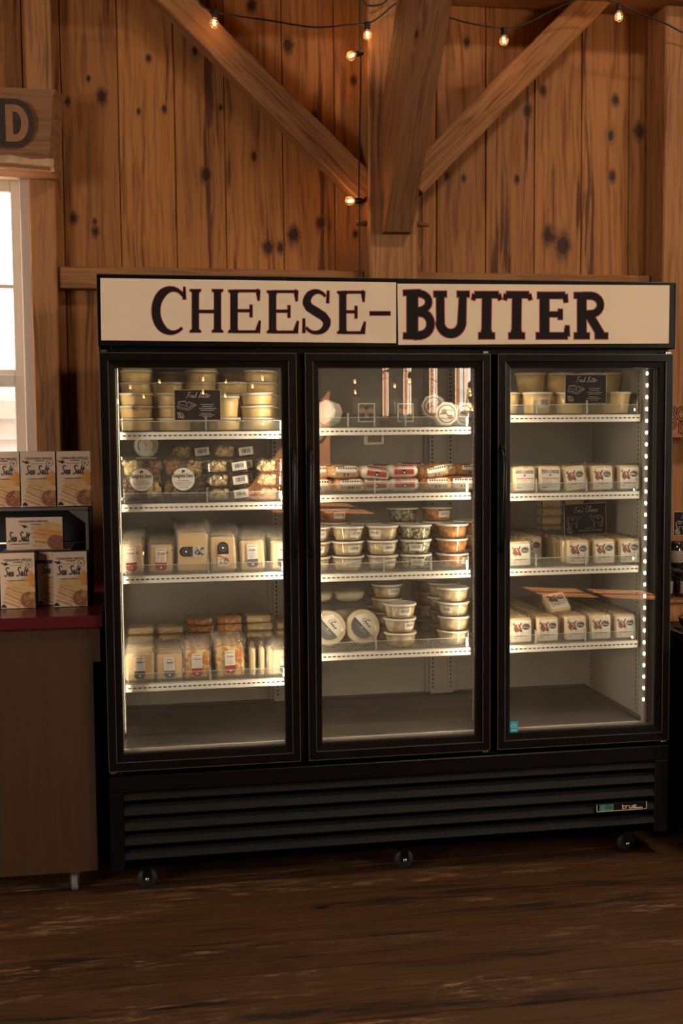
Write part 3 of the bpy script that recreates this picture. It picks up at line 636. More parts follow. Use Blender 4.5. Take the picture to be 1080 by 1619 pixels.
# door frames
def door(x0, hinge):
    d = bpy.data.objects.new('door', None); C.collection.objects.link(d); d.parent = fr; d.location = (x0, 0, 0)
    prof = [(0, .045), (0, .003), (.003, 0), (.0245, 0), (.0265, .002), (.028, .0065), (.0455, .0085), (GX, .0125), (GX, .04), (.02, .045)]
    gaps = []
    def rect(o_, zt_, zb_): return [(o_, zb_), (DW-o_, zb_), (DW-o_, zt_), (o_, zt_)]
    b = MB(); vs = []; fs = []
    for (o_, y_) in prof:
        k = o_/GX; zt_ = DT-o_*(GT/GX); zb_ = DB+(GB-DB)*k
        for (xx, zz) in rect(o_, zt_, zb_): vs.append((xx, y_, zz))
    for i in range(len(prof)-1):
        for k in range(4): fs.append((i*4+k, i*4+(k+1) % 4, (i+1)*4+(k+1) % 4, (i+1)*4+k))
    b.add(vs, fs, 0, False); fo = b.recalc('door_frame', [M['black']], d)
    e = MB()
    for (o_, y_, t_) in ((.0262, .0012, .0010), (.0004, .0016, .0009)):
        k = o_/GX; zt_ = DT-o_*(GT/GX); zb_ = DB+(GB-DB)*k
        e.box(o_-t_, y_-.0018, zb_, o_+t_, y_, zt_); e.box(DW-o_-t_, y_-.0018, zb_, DW-o_+t_, y_, zt_)
        e.box(o_, y_-.0018, zb_-t_, DW-o_, y_, zb_+t_)
        if o_ < .01: e.box(o_, y_-.0018, zt_-t_, DW-o_, y_, zt_+t_)
    e.build('edge_highlight', M['edge'], d)  # paler strips painted in as the highlights along the frame bevels
    g = MB(); g.box(GX-.004, .016, GB-.004, DW-GX+.004, .020, DT-GT+.004); g.build('glass_pane', M['glass'], d)
    g = MB(); t_ = .006
    for (a, b_, c, e_) in ((GX-t_-.001, GB-.003, GX+.002, DT-GT+.003), (DW-GX-.002, GB-.003, DW-GX+t_+.001, DT-GT+.003), (GX, GB-.003, DW-GX, GB+.0025), (GX, DT-GT-.002, DW-GX, DT-GT+.003)): g.box(a, .022, b_, c, .03, e_)
    g.build('glass_seal', M['edge'], d)
    # pull handle
    hx = .012 if hinge == 'r' else DW-.012; z0, z1 = 1.135, 1.50; h = MB()
    pts = [(hx, .004, z0), (hx-.001, -.018, z0+.012), (hx, -.030, z0+.06), (hx, -.034, (z0+z1)/2), (hx, -.030, z1-.06), (hx-.001, -.018, z1-.012), (hx, .004, z1)]
    h.tube(pts, [.007, .009, .0095, .0095, .0095, .009, .007], 12); h.build('handle', M['black'], d)
    hz = MB(); xh = .014 if hinge == 'l' else DW-.014
    hz.box(xh-.010, .006, DT+.001, xh+.010, .030, DT+.011, .002); hz.build('hinge', M['chrome'], d); hz = MB(); hz.box(xh-.010, .006, DB-.010, xh+.010, .030, DB-.001, .002); hz.build('hinge', M['chrome'], d)
    return d
door(DX[0], 'l')['label'] = 'left glass door'; door(DX[1], 'r')['label'] = 'middle glass door'; door(DX[2], 'r')['label'] = 'right glass door'
# grille louvers
zz = [(.3556, .3385), (.3106, .2870), (.2591, .2355), (.2075, .186), (.1559, .1365)]
for zt_, zb_ in zz:
    b = MB(); x0, x1 = .048, 1.928
    sec = [(.030, zt_+.004), (.004, zb_+.003), (.001, zb_), (.003, zb_-.004), (.030, zb_-.002)]
    n = len(sec); vs = [(x0, y_, z_) for y_, z_ in sec]+[(x1, y_, z_) for y_, z_ in sec]
    b.add(vs, [(k, (k+1) % n, n+(k+1) % n, n+k) for k in range(n)]+[tuple(range(n))[::-1], tuple(range(n, 2*n))], 0, False)
    b.recalc('grille_louver', [M['louver']], fr)
b = MB(); b.box(.047, .034, FBOT, 1.93, .046, .362); b.build('grille_back', M['blackdull'], fr)
# badge
b = MB(); bx0, bx1, bz0, bz1 = 1.702, 1.892, .192, .219
b.box(bx0, -.008, bz0, bx1, .002, bz1, .001)
y = -.0085
for (a, c, e_, f_) in ((bx0, bz0, bx1, bz0+.0022), (bx0, bz0, bx0+.002, bz1), (bx1-.002, bz0, bx1, bz1)): b.flat([(a, c), (e_, c), (e_, f_), (a, f_)], y, 1)
b.flat([(bx0+.012, bz0+.005), (bx0+.062, bz0+.005), (bx0+.062, bz1-.003), (bx0+.012, bz1-.003)], y+.0002, 2)
b.rib([(bx0+.012, bz0+.005), (bx0+.062, bz0+.005), (bx0+.062, bz1-.003), (bx0+.012, bz1-.003), (bx0+.012, bz0+.005)], .0012, y, 3)
b.ring(bx0+.024, bz0+.0135, .0065, .002, y-.0002, 3)
X0 = bx0+.098; z_ = bz0+.006; w_ = .0028
for st in ([(0, .015), (0, .001), (.008, .001)], [(-.003, .010), (.008, .010)], [(.012, 0), (.012, .010), (.021, .010)], [(.026, .011), (.026, .001), (.036, .001), (.036, .011)], [(.050, .005), (.041, .005), (.041, .011), (.050, .011), (.050, .006)], [(.041, .005), (.041, .001), (.076, .001)]):
    b.rib([(X0+p, z_+q) for p, q in st], w_, y-.0003, 1)
b.build('maker_badge', [M['black'], M['cream'], M['green'], M['cyan']], fr)['label'] = 'small black plate lettered true'
# light strips
for x, dx in ((IX1-.0105, -1), (1.2785, -1), (.6105, -1), (IX0+.0105, 1)):
    b = MB(); xa, xb = sorted((x, x+.004*dx)); b.box(xa, .048, .55, xb, .064, 1.80)
    z = .575; xl = x+.0042*dx
    while z < 1.79 and x > .1:
        b.lathe([(.0001, -.0022), (.0035, -.0018), (.0055, 0)], 10, 1, xl-(.002*dx if 0 else 0), .0555, z, 'x') if dx > 0 else b.lathe([(.0055, 0), (.0035, .0018), (.0001, .0022)], 10, 1, xl-.0022, .0555, z, 'x')
        z += .042
    b.build('light_strip', [M['ledbase'], M['led']], fr)['label'] = 'vertical strip of small white lights'
for x, dx, pw in ((1.2745, -1, 4.2), (.6065, -1, 4.4), (.0475, 1, 2.2), (.7045, 1, 1.6), (1.3715, 1, 2.6)):
    l = area('strip_light', (x, .046, 1.17), (x+dx*.8, .046+.62, 1.17), .012, 1.22, pw, (1.0, .84, .60)); l.data.shape = 'RECTANGLE'
    l.rotation_euler = Vector((dx*.8, .62, 0)).to_track_quat('-Z', 'Y').to_euler()
# casters
def caster(x, y, rz, disc_col):
    b = MB(); b.box(x-.035, y-.03, .088, x+.035, y+.03, FBOT, .002)
    for s_ in (-.018, .018): b.box(x-.015, y+s_-.002, .03, x+.015, y+s_+.002, .09)
    o = b.build('caster', M['black'], fr)
    w_ = MB(); w_.lathe([(.0001, -.012), (.030, -.012), (.034, -.008), (.034, .008), (.030, .012), (.0001, .012)], 28, 0, x, y, .034, 'y'); w_.build('wheel', M['rubber'], o)
    h = MB(); h.lathe([(.0001, -.026), (.006, -.026), (.008, -.022), (.008, .022), (.006, .026), (.0001, .026)], 12, 0, x, y, .034, 'y'); h.build('axle_bolt', M['chrome'], o)
    for ob in (o,): ob.rotation_euler = (0, 0, 0)
for x, y in ((.118, .10), (1.02, .10), (1.86, .10), (.118, .66), (1.02, .66), (1.86, .66)): caster(x, y, 0, 0)
p = at(812, 1149, .0155)
b = MB(); b.box(p.x-.014, .0145, p.z-.020, p.x+.016, .0158, p.z+.020); b.ring(p.x+.001, p.z+.004, .011, .0015, .0143, 1, 20, .008); b.rib([(p.x-.008, p.z+.001), (p.x+.002, p.z+.007), (p.x+.009, p.z-.001)], .0018, .0143, 1); b.flat([(p.x-.010, p.z-.014), (p.x+.012, p.z-.014), (p.x+.012, p.z-.010), (p.x-.010, p.z-.010)], .0143, 1)
M['teal'] = pbr('sticker_blue', (.02, .30, .42), .5); M['pale'] = pbr('sticker_pale', (.35, .62, .68), .5)
b.build('efficiency_sticker', [M['teal'], M['pale']], fr)['label'] = 'small blue efficiency sticker on the right door glass'

# shelves of the fridge
SHL = [1.559, 1.318, 1.076, .706]; SHM = [1.568, 1.338, 1.062, .785]; SHR = [1.608, 1.330, 1.062, .785]
SX = [(.060, .632), (.695, 1.268), (1.340, 1.899)]
def shelf(x0, x1, z):
    w_ = x1-x0; b = MB(); b.box(0, .098, -.025, w_, .102, 0, .001); b.box(0, .098, -.003, w_, .118, 0, .001); b.box(0, .098, -.027, w_, .118, -.024, .001)
    n = int(w_/.0168)
    for k in range(n): b.box(.008+k*.0168, .0972, -.0155, .008+k*.0168+.0108, .0982, -.0115, mi=1)
    k = 0
    while k*.0145 < w_-.005: xx = .004+k*.0145; b.box(xx-.0013, .11, -.006, xx+.0013, IY1-.028, -.002); k += 1
    for y_ in (.22, .40, .60): b.box(0, y_-.002, -.010, w_, y_+.002, -.006)
    b.box(0, .11, -.014, .003, IY1-.03, -.002); b.box(w_-.003, .11, -.014, w_, IY1-.03, -.002); b.box(0, IY1-.034, -.012, w_, IY1-.03, 0)
    return b.build('shelf', [M['white'], M['slot']], fr, (x0, 0, z))
shm = []
for ci, hs in enumerate((SHL, SHM, SHR)):
    o0 = None
    for z in hs:
        if o0 is None: o0 = shelf(*SX[ci], z)
        else:
            o = o0.copy(); C.collection.objects.link(o); o.location = (SX[ci][0], 0, z)
        for xe, s_ in ((SX[ci][0], -1), (SX[ci][1], 1)):
            b = MB(); xx = xe+.004*s_; b.box(xx-.002, .13, z-.012, xx+.002, .60, z-.001); b.add([(xx, .13, z-.003), (xx, .16, z-.03), (xx, .13, z-.03)], [(0, 1, 2)]); b.build('shelf_bracket', M['chrome'], fr)

# painted header boards
def Z_(y): return at(500, y, -.006).z
def L_(px, py): p = at(px, py, -.006); return (p.x, p.z)
def signboard(c, label, seed):
    b = MB(); pts = [L_(*q) for q in c]; b.prism(pts, -.0055, -.0025); o = b.recalc('painted_sign', [M['paper']]); tag(o, label, 'sign'); return o
s1 = signboard([(160, 538), (626.5, 542.5), (626.5, 446.5), (158.5, 439.5)], 'cream poster board lettered CHEESE- with thin black serif letters edged in red', 1)
s2 = signboard([(630, 545), (1057.5, 543), (1059, 451), (628.5, 448.5)], 'cream poster board lettered BUTTER in fat black letters edged in red', 2)
def letters(name, strokes, out, parent, dx=0):
    b = MB(); q = 0
    for st, w_ in strokes:
        P = [L_(x, y) for x, y in st]; ww = [v/462. for v in w_] if isinstance(w_, (list, tuple)) else w_/462.
        wo = [v+out/462. for v in ww] if isinstance(ww, list) else ww+out/462.
        # lengthen the ends of the red under-stroke
        def ext(P, e):
            a = Vector(P[0])-Vector(P[1]); c = Vector(P[-1])-Vector(P[-2]); a.normalize(); c.normalize()
            return [tuple(Vector(P[0])+a*e)]+P[1:-1]+[tuple(Vector(P[-1])+c*e)]
        b.rib(ext(P, out/2/462.), wo, -.0058-q*8e-6, 1); b.rib(P, ww, -.0066-q*1e-5, 0); q += 1
    b.build(name, [M['ink'], M['red']], parent)
def arc(cx, cy, rx, ry, a0, a1, n=16): return [(cx+rx*math.cos(math.radians(a0+(a1-a0)*k/n)), cy-ry*math.sin(math.radians(a0+(a1-a0)*k/n))) for k in range(n+1)]
def taper(n, lo, hi, f=math.sin): return [lo+(hi-lo)*abs(math.sin(PI*k/(n-1))) for k in range(n)]
S = []
def stem(x, y0, y1, w, sw, sh=2.6):
    S.append(([(x, y0), (x, y1)], w))
    for yy in (y0, y1):
        S.append(([(x-sw, yy), (x+sw, yy)], sh)); d = 1 if yy == y0 else -1
        S.append(([(x, yy+d*4), (x, yy)], [w, w*1.7]))
# C
S.append((arc(272, 491.5, 25.5, 34.5, 52, 308, 28), [4, 4, 5, 6, 7, 8, 9, 10.5, 11.5, 12, 12, 12, 12, 12, 12, 12, 12, 12, 12, 11.5, 10.5, 9, 7.5, 6.5, 5.5, 4.5, 4, 3.5, 3]))
S.append(([(291.5, 454), (291.5, 473)], [2.5, 4.5])); S.append(([(283, 461), (291, 467)], [3, 6]))
def H(x0, x1, y0, y1): stem(x0, y0, y1, 9.5, 8.5); stem(x1, y0, y1, 9.5, 8.5); S.append(([(x0, (y0+y1)/2+1), (x1, (y0+y1)/2+1)], 4))
H(309, 344, 459, 524)
def Elet(x, xr, y0, y1):
    stem(x, y0, y1, 10, 8.5)
    S.append(([(x, y0), (xr-4, y0)], 3.2)); S.append(([(xr-5, y0), (xr-1, y0-1.5)], [3, 3])); S.append(([(xr-2, y0-1), (xr-1, y0+15)], [6.5, 2]))
    S.append(([(x, (y0+y1)/2-1), (xr-14, (y0+y1)/2-1)], 3.6)); S.append(([(xr-13, (y0+y1)/2-10), (xr-13, (y0+y1)/2+9)], 3.4))
    S.append(([(x, y1), (xr-3, y1)], 3.2)); S.append(([(xr-3, y1+1), (xr+1, y1-17)], [7.5, 2]))
Elet(370, 410, 460, 524.5); Elet(431, 470, 461, 525)
S.append((arc(501, 478, 16, 17, 35, 185, 12)+[(489, 486), (500, 493), (511, 500)]+arc(499.5, 510, 17.5, 16, 10, -150, 12),
          [3, 3.5, 4, 4.5, 5.5, 6.5, 7.5, 8.5, 9.5, 10, 10.5, 11, 11, 12, 12.5, 12, 11, 10.5, 10, 9, 8, 7, 6, 5, 4.5, 4, 3.5, 3.5, 3.5]))
S.append(([(519, 460), (518, 479)], [3, 4])); S.append(([(480.5, 504), (480.5, 526)], [3, 4]))
Elet(542, 576, 462, 526)
S.append(([(585, 495.5), (617, 495.5)], 5.6))
letters('lettering', S, 2.0, s1)
S = []
Wf = 14
def st2(pts, w=Wf): S.append((pts, w))
st2([(638, 463), (664, 462)], 8); st2([(652, 462), (652, 533)], 17); st2([(638, 531), (666, 532)], 9)
st2([(655, 463)]+arc(662, 477.5, 16, 13.5, 80, -85, 10)+[(655, 492)], 10); st2([(655, 494)]+arc(664, 512, 17, 18, 85, -85, 10)+[(655, 531)], 12)
st2([(686, 465), (706, 465)], 9); st2([(723, 465), (742, 465)], 9); st2([(696, 465), (696.5, 508)]+arc(713, 508, 17.5, 19.5, 190, 350, 12)+[(732, 465)], [12, 12]+[13]*13+[11])
for cx, x0, x1 in ((770, 748, 791), (817.5, 798, 839)):
    st2([(x0+3, 466), (x1-3, 466)], 10); st2([(x0+3, 466), (x0, 474)], [8, 5]); st2([(x1-3, 466), (x1, 474)], [8, 5]); st2([(cx, 466), (cx-1, 530)], 14.5); st2([(cx-13, 531), (cx+12, 531)], 9.5)
    st2([(cx-1, 522), (cx-1, 531)], [15, 22])
st2([(850, 467), (893, 467)], 10); st2([(861, 467), (861, 530)], 15); st2([(848, 531), (897, 531)], 10); st2([(893, 466), (895, 478)], [9, 6]); st2([(896, 531), (897, 515)], [10, 6]); st2([(861, 497), (886, 497)], 8); st2([(886, 489), (886, 505)], 7)
st2([(908, 467), (932, 467)], 9); st2([(920, 467), (920, 530)], 14.5); st2([(908, 531), (932, 531)], 9.5); st2([(922, 467.5)]+arc(934, 482, 15.5, 14.5, 88, -88, 10)+[(924, 497)], 11); st2([(931, 497), (950, 529)], 13); st2([(941, 531), (961, 531)], 9.5)
letters('lettering', S, 2.8, s2)

# ------------------------------------------------------------------ materials of the goods
M['butter'] = pbr('butter_in_tub', (.78, .56, .24), .35, coat=.5, noise=.10, nscale=12)
M['lid'] = pbr('frosted_lid', (.66, .62, .54), .4, coat=.3)
M['tubclear'] = clear('clear_tub', .035, 1.45, (.97, .97, .96), .05)
M['film'] = clear('wrinkled_film', .06, 1.48, (.99, .99, .98), .12, bump=.9, bscale=45)
M['acrylic'] = clear('acrylic', .05, 1.5, (.95, .96, .96), .02)
M['acryledge'] = pbr('acrylic_edge', (.62, .62, .58), .2)
M['curd'] = speck('pale_curds', (.80, .64, .38), (.52, .38, .19), 42, .30, .75, bump=.9)
M['curdorange'] = speck('orange_curds', (.72, .30, .07), (.40, .13, .03), 60, .30, .75, bump=.9)
M['herb'] = speck('herbed_curds', (.66, .58, .36), (.13, .13, .05), 85, .35, .62, bump=.8)
M['cheddar'] = pbr('pale_cheese', (.84, .60, .31), .45, coat=.45, noise=.08, nscale=9)
M['pepper'] = speck('pepper_cheese', (.80, .58, .35), (.50, .10, .03), 60, .24, .17, .4, .5, .05)
M['marble'] = speck('marbled_cheese', (.66, .22, .035), (.84, .60, .26), 55, .44, .66, .4, .5, .3)
M['shred'] = speck('shredded_orange', (.76, .38, .12), (.48, .19, .05), 110, .3, .8, .5, .4, .8)
M['shredpale'] = speck('shredded_tan', (.76, .48, .22), (.55, .30, .12), 110, .3, .8, .5, .4, .8)
M['shredwhite'] = pbr('white_bag', (.76, .68, .56), .45, coat=.4, bump=.6, bscale=70)
M['meat'] = pbr('meat_sticks', (.20, .05, .025), .4, coat=.5, noise=.4, nscale=80)
M['choc'] = pbr('brown_discs', (.16, .085, .055), .5, coat=.3, noise=.2, nscale=60)
M['nut'] = speck('toffee_nuts', (.44, .22, .10), (.24, .10, .04), 130, .3, .8)
M['label'] = pbr('label_paper', (.78, .74, .66), .6)
M['labelgrey'] = pbr('label_print', (.30, .28, .26), .7)
M['lblack'] = pbr('label_black', (.02, .018, .02), .5); M['lred'] = pbr('label_red', (.36, .045, .03), .5); M['lpurple'] = pbr('label_purple', (.10, .075, .11), .5)
M['lslate'] = pbr('label_slate', (.11, .11, .12), .5); M['lwine'] = pbr('label_wine', (.13, .03, .05), .5); M['lgreen'] = pbr('label_green', (.16, .30, .20), .5)
M['cow'] = pbr('cow_brown', (.24, .07, .025), .6); M['redtext'] = pbr('red_script', (.50, .16, .10), .7); M['skin'] = pbr('muzzle_pink', (.62, .42, .34), .6)
M['card'] = pbr('chalk_card', (.013, .008, .012), .7, spec=.2); M['chalk'] = pbr('chalk_white', (.55, .48, .42), .7); M['cardedge'] = pbr('card_edge', (.55, .42, .28), .6)
M['blueprint'] = pbr('picture_teal', (.09, .16, .16), .5); M['picdark'] = pbr('picture_dark', (.05, .05, .05), .5); M['picorange'] = pbr('picture_orange', (.55, .28, .12), .5)
M['whitebox'] = pbr('white_wrap', (.72, .68, .60), .5, bump=.4, bscale=40)
M['cake'] = pbr('cream_filling', (.76, .66, .46), .5, coat=.3)
M['orangetag'] = pbr('orange_tag', (.75, .25, .04), .5)

def barcode(b, x0, x1, z0, z1, y, mi, seed=0):
    rr = random.Random(seed); x = x0
    while x < x1:
        w_ = rr.choice((.0006, .0009, .0015)); b.flat([(x, z0), (min(x+w_, x1), z0), (min(x+w_, x1), z1), (x, z1)], y, mi); x += w_+rr.choice((.0006, .001, .0014))
def sticker(parent, w_, h_, loc, rot=0, ry=0, kind='bar', name='label'):
    b = MB(); b.T = Matrix.Rotation(ry, 4, 'Y'); b.box(-w_/2, -.0006, -h_/2, w_/2, 0, h_/2)
    if kind == 'bar':
        barcode(b, -w_*.32, w_*.32, -h_*.22, h_*.3, -.0009, 1, 3); scrib(b, -w_*.4, w_*.4, -h_*.38, h_*.07, -.0009, 2, 5); scrib(b, -w_*.2, w_*.45, h_*.36, h_*.06, -.0009, 2, 6)
    o = b.build(name, [M['label'], M['lblack'], M['labelgrey']], parent, loc); o.rotation_euler = (0, 0, rot); return o

# --- round tubs
def tub_maker(d, h, taper, food, clearwall, bar):
    def mk():
        t = thing('lidded_tub', 'round lidded tub', 'tub'); r1, r0 = d/2*.955, d/2*taper
        if clearwall:
            b = MB(); n = 28; rr = random.Random(4)
            prof = [(0.0001, .003), (r0*.93, .003), (r0+(r1-r0)*.35, h*.36), (r0+(r1-r0)*.78, h*.80), (r1*.8, h*.86), (.0001, h*.84)]
            b.lathe(prof, n); o = b.build('cheese_curds', food, t)
            b = MB(); b.lathe([(.0001, 0), (r0, 0), (r0+.001, .002), (r1, h-.008), (r1+.001, h-.002)], 32); b.build('tub_wall', M['tubclear'], t)
        else:
            b = MB(); b.lathe([(.0001, 0), (r0-.002, 0), (r0, .003), (r0+(r1-r0)*.5, h*.5), (r1-.0006, h-.006), (.001, h-.005)], 32); b.build('butter_tub', food, t)
        b = MB(); R_ = d/2; b.lathe([(R_-.0005, h-.0075), (R_, h-.007), (R_+.0003, h-.003), (R_-.0007, h-.0005), (R_-.003, h), (R_-.005, h-.0022), (.0001, h-.0022)], 36)
        b.lathe([(R_-.0005, h-.0075), (R_-.0022, h-.007), (R_-.0025, h-.004)], 36); b.build('tub_lid', M['lid'], t)
        if bar:
            b = MB(); aa = .46; n = 6; rm = (r0+r1)/2+.0012; k0, k1 = h*.26, h*.72
            def rad(z): return r0+(r1-r0)*z/h+.0011
            def P(a, z, e=0): return ((rad(z)+e)*math.sin(a), -(rad(z)+e)*math.cos(a), z)
            vs = []; fs = []
            for i in range(n+1):
                a = -aa+2*aa*i/n; vs += [P(a, k0), P(a, k1)]
            for i in range(n): fs.append((2*i, 2*i+2, 2*i+3, 2*i+1))
            b.add(vs, fs, 0, True); rr = random.Random(9); a = -aa*.66
            while a < aa*.66:
                w_ = rr.choice((.008, .014, .022)); e = .0004; b.add([P(a, k0+.009, e), P(a+w_, k0+.009, e), P(a+w_, k1-.005, e), P(a, k1-.005, e)], [(0, 1, 2, 3)], 1); a += w_+rr.choice((.020, .034))
            b.build('price_label', [M['label'], M['lblack']], t)
        return t
    return mk
K_b = Kind(tub_maker(.118, .042, .88, M['butter'], False, False)); K_bt = Kind(tub_maker(.112, .074, .86, M['butter'], False, False)); K_br = Kind(tub_maker(.118, .077, .76, M['butter'], False, False))
K_brl = Kind(tub_maker(.118, .077, .76, M['butter'], False, True))
K_c = Kind(tub_maker(.117, .052, .80, M['curd'], True, True)); K_cn = Kind(tub_maker(.117, .052, .80, M['curd'], True, False))
K_h = Kind(tub_maker(.117, .052, .80, M['herb'], True, True)); K_o = Kind(tub_maker(.117, .052, .80, M['curdorange'], True, True)); K_on = Kind(tub_maker(.117, .052, .80, M['curdorange'], True, False)); K_hn = Kind(tub_maker(.117, .052, .80, M['herb'], True, False))
def X_(px, Y, z=1.2): return at(px, 900-200*z*0+0, Y).x if False else (lambda: _xz(px, z, Y))()
def _xz(px, z, Y):
    x = 0.5
    # find x so that the point (x, Y, z) lands on this column
    lo, hi = -3.0, 4.0
    for _ in range(40):
        m = (lo+hi)/2; v = Vector((m, Y, z))-CAM; u = IW/2+FPX*v.dot(RT)/v.dot(FW)
        if u < px: lo = m
        else: hi = m
    return (lo+hi)/2
ORD = ['bottom', 'second', 'third', 'fourth', 'fifth', 'sixth', 'seventh']
def stack(kinds, pxc, z0, Y, h, where, group, what, jit=.002, tilt=None, rz=None):
    x = X_(pxc, Y, z0+.05); z = z0+.004; n = len(kinds)
    for i, k in enumerate(kinds):
        lvl = 'topmost' if i == n-1 and n > 1 else (ORD[i] if n > 1 else 'only one')
        ry = tilt[i] if tilt else 0; hh = h[i] if isinstance(h, list) else h
        w_ = what[i] if isinstance(what, list) else what
        k.put((x+random.uniform(-jit, jit), Y+random.uniform(-jit, jit), z), '%s, %s in %s' % (w_, lvl, where), rz=(rz[i] if rz else random.uniform(-.9, .9)), group=group, ry=ry)
        z += hh+(abs(math.sin(ry))*.05)
gB = 'butter tubs on the top left shelf'
bt = 'butter tub with frosted lid'
T1 = SHL[0]
stack([K_b]*3, 215.5, T1, .185, .0425, 'far left front stack, top left shelf', gB, bt)
stack([K_b]*3, 275, T1, .185, .0425, 'front stack half hidden by left butter card', gB, bt)
stack([K_b, K_bt], 354, T1, .185, .0425, 'front stack just right of left butter card', gB, ['low '+bt, 'taller '+bt])
stack([K_b]*3, 407, T1, .19, .0425, 'leaning stack at right front, top left shelf', gB, bt, tilt=[0, -.045, -.06])
for px, n, wh in ((217, 6, 'first'), (267, 4, 'second'), (318, 6, 'third'), (369, 4, 'fourth'), (412, 5, 'fifth')):
    stack([K_b]*n, px, T1, .335, .0425, wh+' stack of middle row, top left shelf', gB, bt)
    stack([K_b]*(n if n > 4 else 5), px+4, T1, .475, .0425, wh+' stack of rearmost row, top left shelf', gB, bt)
gR = 'butter tubs on the top right shelf'; T1 = SHR[0]; bt = 'deep tapered butter tub'
for px, k, wh in ((797, K_br, 'at the left edge of the right door'), (848, K_brl, 'with a crooked label, left of the right butter card'), (900, K_br, 'half hidden behind the right butter card'), (972, K_br, 'right of the right butter card')):
    k.put((X_(px, .175, T1), .175, T1+.004), bt+' standing '+wh, rz=.25, group=gR)
for px, n, wh in ((838, 2, 'stack behind front tubs at left, top right shelf'), (884, 2, 'stack behind left part of right butter card'), (932, 2, 'stack behind middle of right butter card'), (960, 2, 'stack behind right end of right butter card')):
    stack([K_br]*n, px, T1, .34, .0775, wh, gR, bt)
0 and K_brl.put((X_(908, .20, T1)+.01, .30, T1+.004), bt+' with a white label peeking out under the right butter card', rz=-.2, group=gR)

# --- chalk cards
def card(name, x0, z1, x1, z0, Y, label, kind, ry=0):
    t = thing(name, label, 'sign', ((x0+x1)/2, Y, z0-.012)); w_, h_ = x1-x0, z1-z0; b = MB(); b.T = Matrix.Translation((0, 0, .012+h_/2)) @ Matrix.Rotation(ry, 4, 'Y')
    b.box(-w_/2, -.0008, -h_/2, w_/2, .0008, h_/2, mi=0); e = .0018
    b.flat([(-w_/2+e, -h_/2+e), (w_/2-e, -h_/2+e), (w_/2-e, h_/2-e), (-w_/2+e, h_/2-e)], -.0011, 1)
    y = -.0014
    def p(u, v): return (-w_/2+u*w_, -h_/2+v*h_)
    if kind == 'butter':
        a = p(.25, .74); hand(b, 'Fresh Butter', a[0], a[1], h_*.17, y, 2, .0011, .35, w_*.52)
        for st in ([(.06, .46), (.08, .40), (.30, .33), (.48, .50), (.42, .51)], [(.09, .47), (.09, .58), (.22, .64), (.26, .60), (.26, .50), (.30, .42)], [(.09, .58), (.12, .62), (.24, .60)], [(.28, .52), (.30, .60), (.42, .55), (.46, .50)], [(.06, .46), (.28, .38), (.46, .51)], [(.36, .56), (.34, .44)], [(.40, .55), (.39, .46)], [(.10, .53), (.25, .47)]): b.rib([p(*q) for q in st], .0010, y, 2)
        for v, a0, a1, sd in ((.51, .57, .86, 1), (.445, .60, .82, 2), (.38, .53, .90, 3), (.32, .56, .85, 4), (.22, .57, .80, 5), (.165, .53, .86, 6), (.11, .60, .80, 7)):
            q0 = p(a0, v); q1 = p(a1, v); scrib(b, q0[0], q1[0], q0[1], .0022, y, 2, sd)
        mk_ = (.06, .22)
    else:
        a = p(.22, .72); hand(b, "Eve's Cheese" if kind == 'eve' else 'Cheddar'.replace('C', 'C'), a[0], a[1], h_*.18, y, 2, .0011, .35, w_*.58)
        for s_, cx in ((1, .22), (-1, .78)):
            def q(u, v): return p(cx+s_*u, v)
            for st in ([(-.13, .34), (-.12, .56), (-.08, .60), (.04, .59), (.10, .56), (.14, .61), (.17, .58), (.15, .52), (.10, .48), (.08, .42), (.09, .24), (.06, .24), (.05, .38), (-.04, .37), (-.05, .24), (-.08, .24), (-.09, .40), (-.11, .24), (-.13, .25), (-.12, .42)], [(-.08, .54), (-.03, .47), (.03, .55)], [(-.04, .57), (.0, .50)], [(.06, .55), (.08, .50)], [(-.14, .56), (-.15, .40)]): b.rib([q(*k) for k in st], .0010, y, 2)
        for v, a0, a1, sd in ((.20, .50, .72, 1), (.125, .34, .90, 2)): q0 = p(a0, v); q1 = p(a1, v); scrib(b, q0[0], q1[0], q0[1], .0024, y, 2, sd)
        mk_ = (.05, .20)
    # small pale animal mark in the corner
    for st in ([(0, 0), (.02, .03), (.05, .01), (.06, -.05), (.10, -.09), (.13, -.14)], [(.02, -.01), (.02, -.09), (.06, -.12)], [(.05, .03), (.10, .01), (.13, -.05), (.15, -.10)], [(.07, -.03), (.08, -.13)]): b.rib([p(mk_[0]+u, mk_[1]+v*1.1) for u, v in st], .0019, y, 2)
    b.build('card_face', [M['cardedge'], M['card'], M['chalk']], t)
    b = MB(); b.box(-.012, .001, -.0, .012, .003, .04); b.box(-.012, .001, 0, .012, .028, .0025); b.build('card_holder', M['acrylic'], t); return t
def cardpx(px0, py0, px1, py1, Y, label, kind, ry=0, name='price_card'):
    a = at(px0, py0, Y); c = at(px1, py1, Y); return card(name, a.x, a.z, c.x, c.z, Y, label, kind, ry)
cardpx(275, 616, 349.5, 664.5, .115, 'dark card chalked Fresh Butter in front of the left door tubs', 'butter')
cardpx(893.5, 592, 958.5, 638, .115, 'dark card chalked Fresh Butter in front of the right door tubs', 'butter')
cardpx(892, 796.5, 958, 844.5, .30, "dark card chalked Eve's Cheese with two outlined cows", 'eve', -.03)

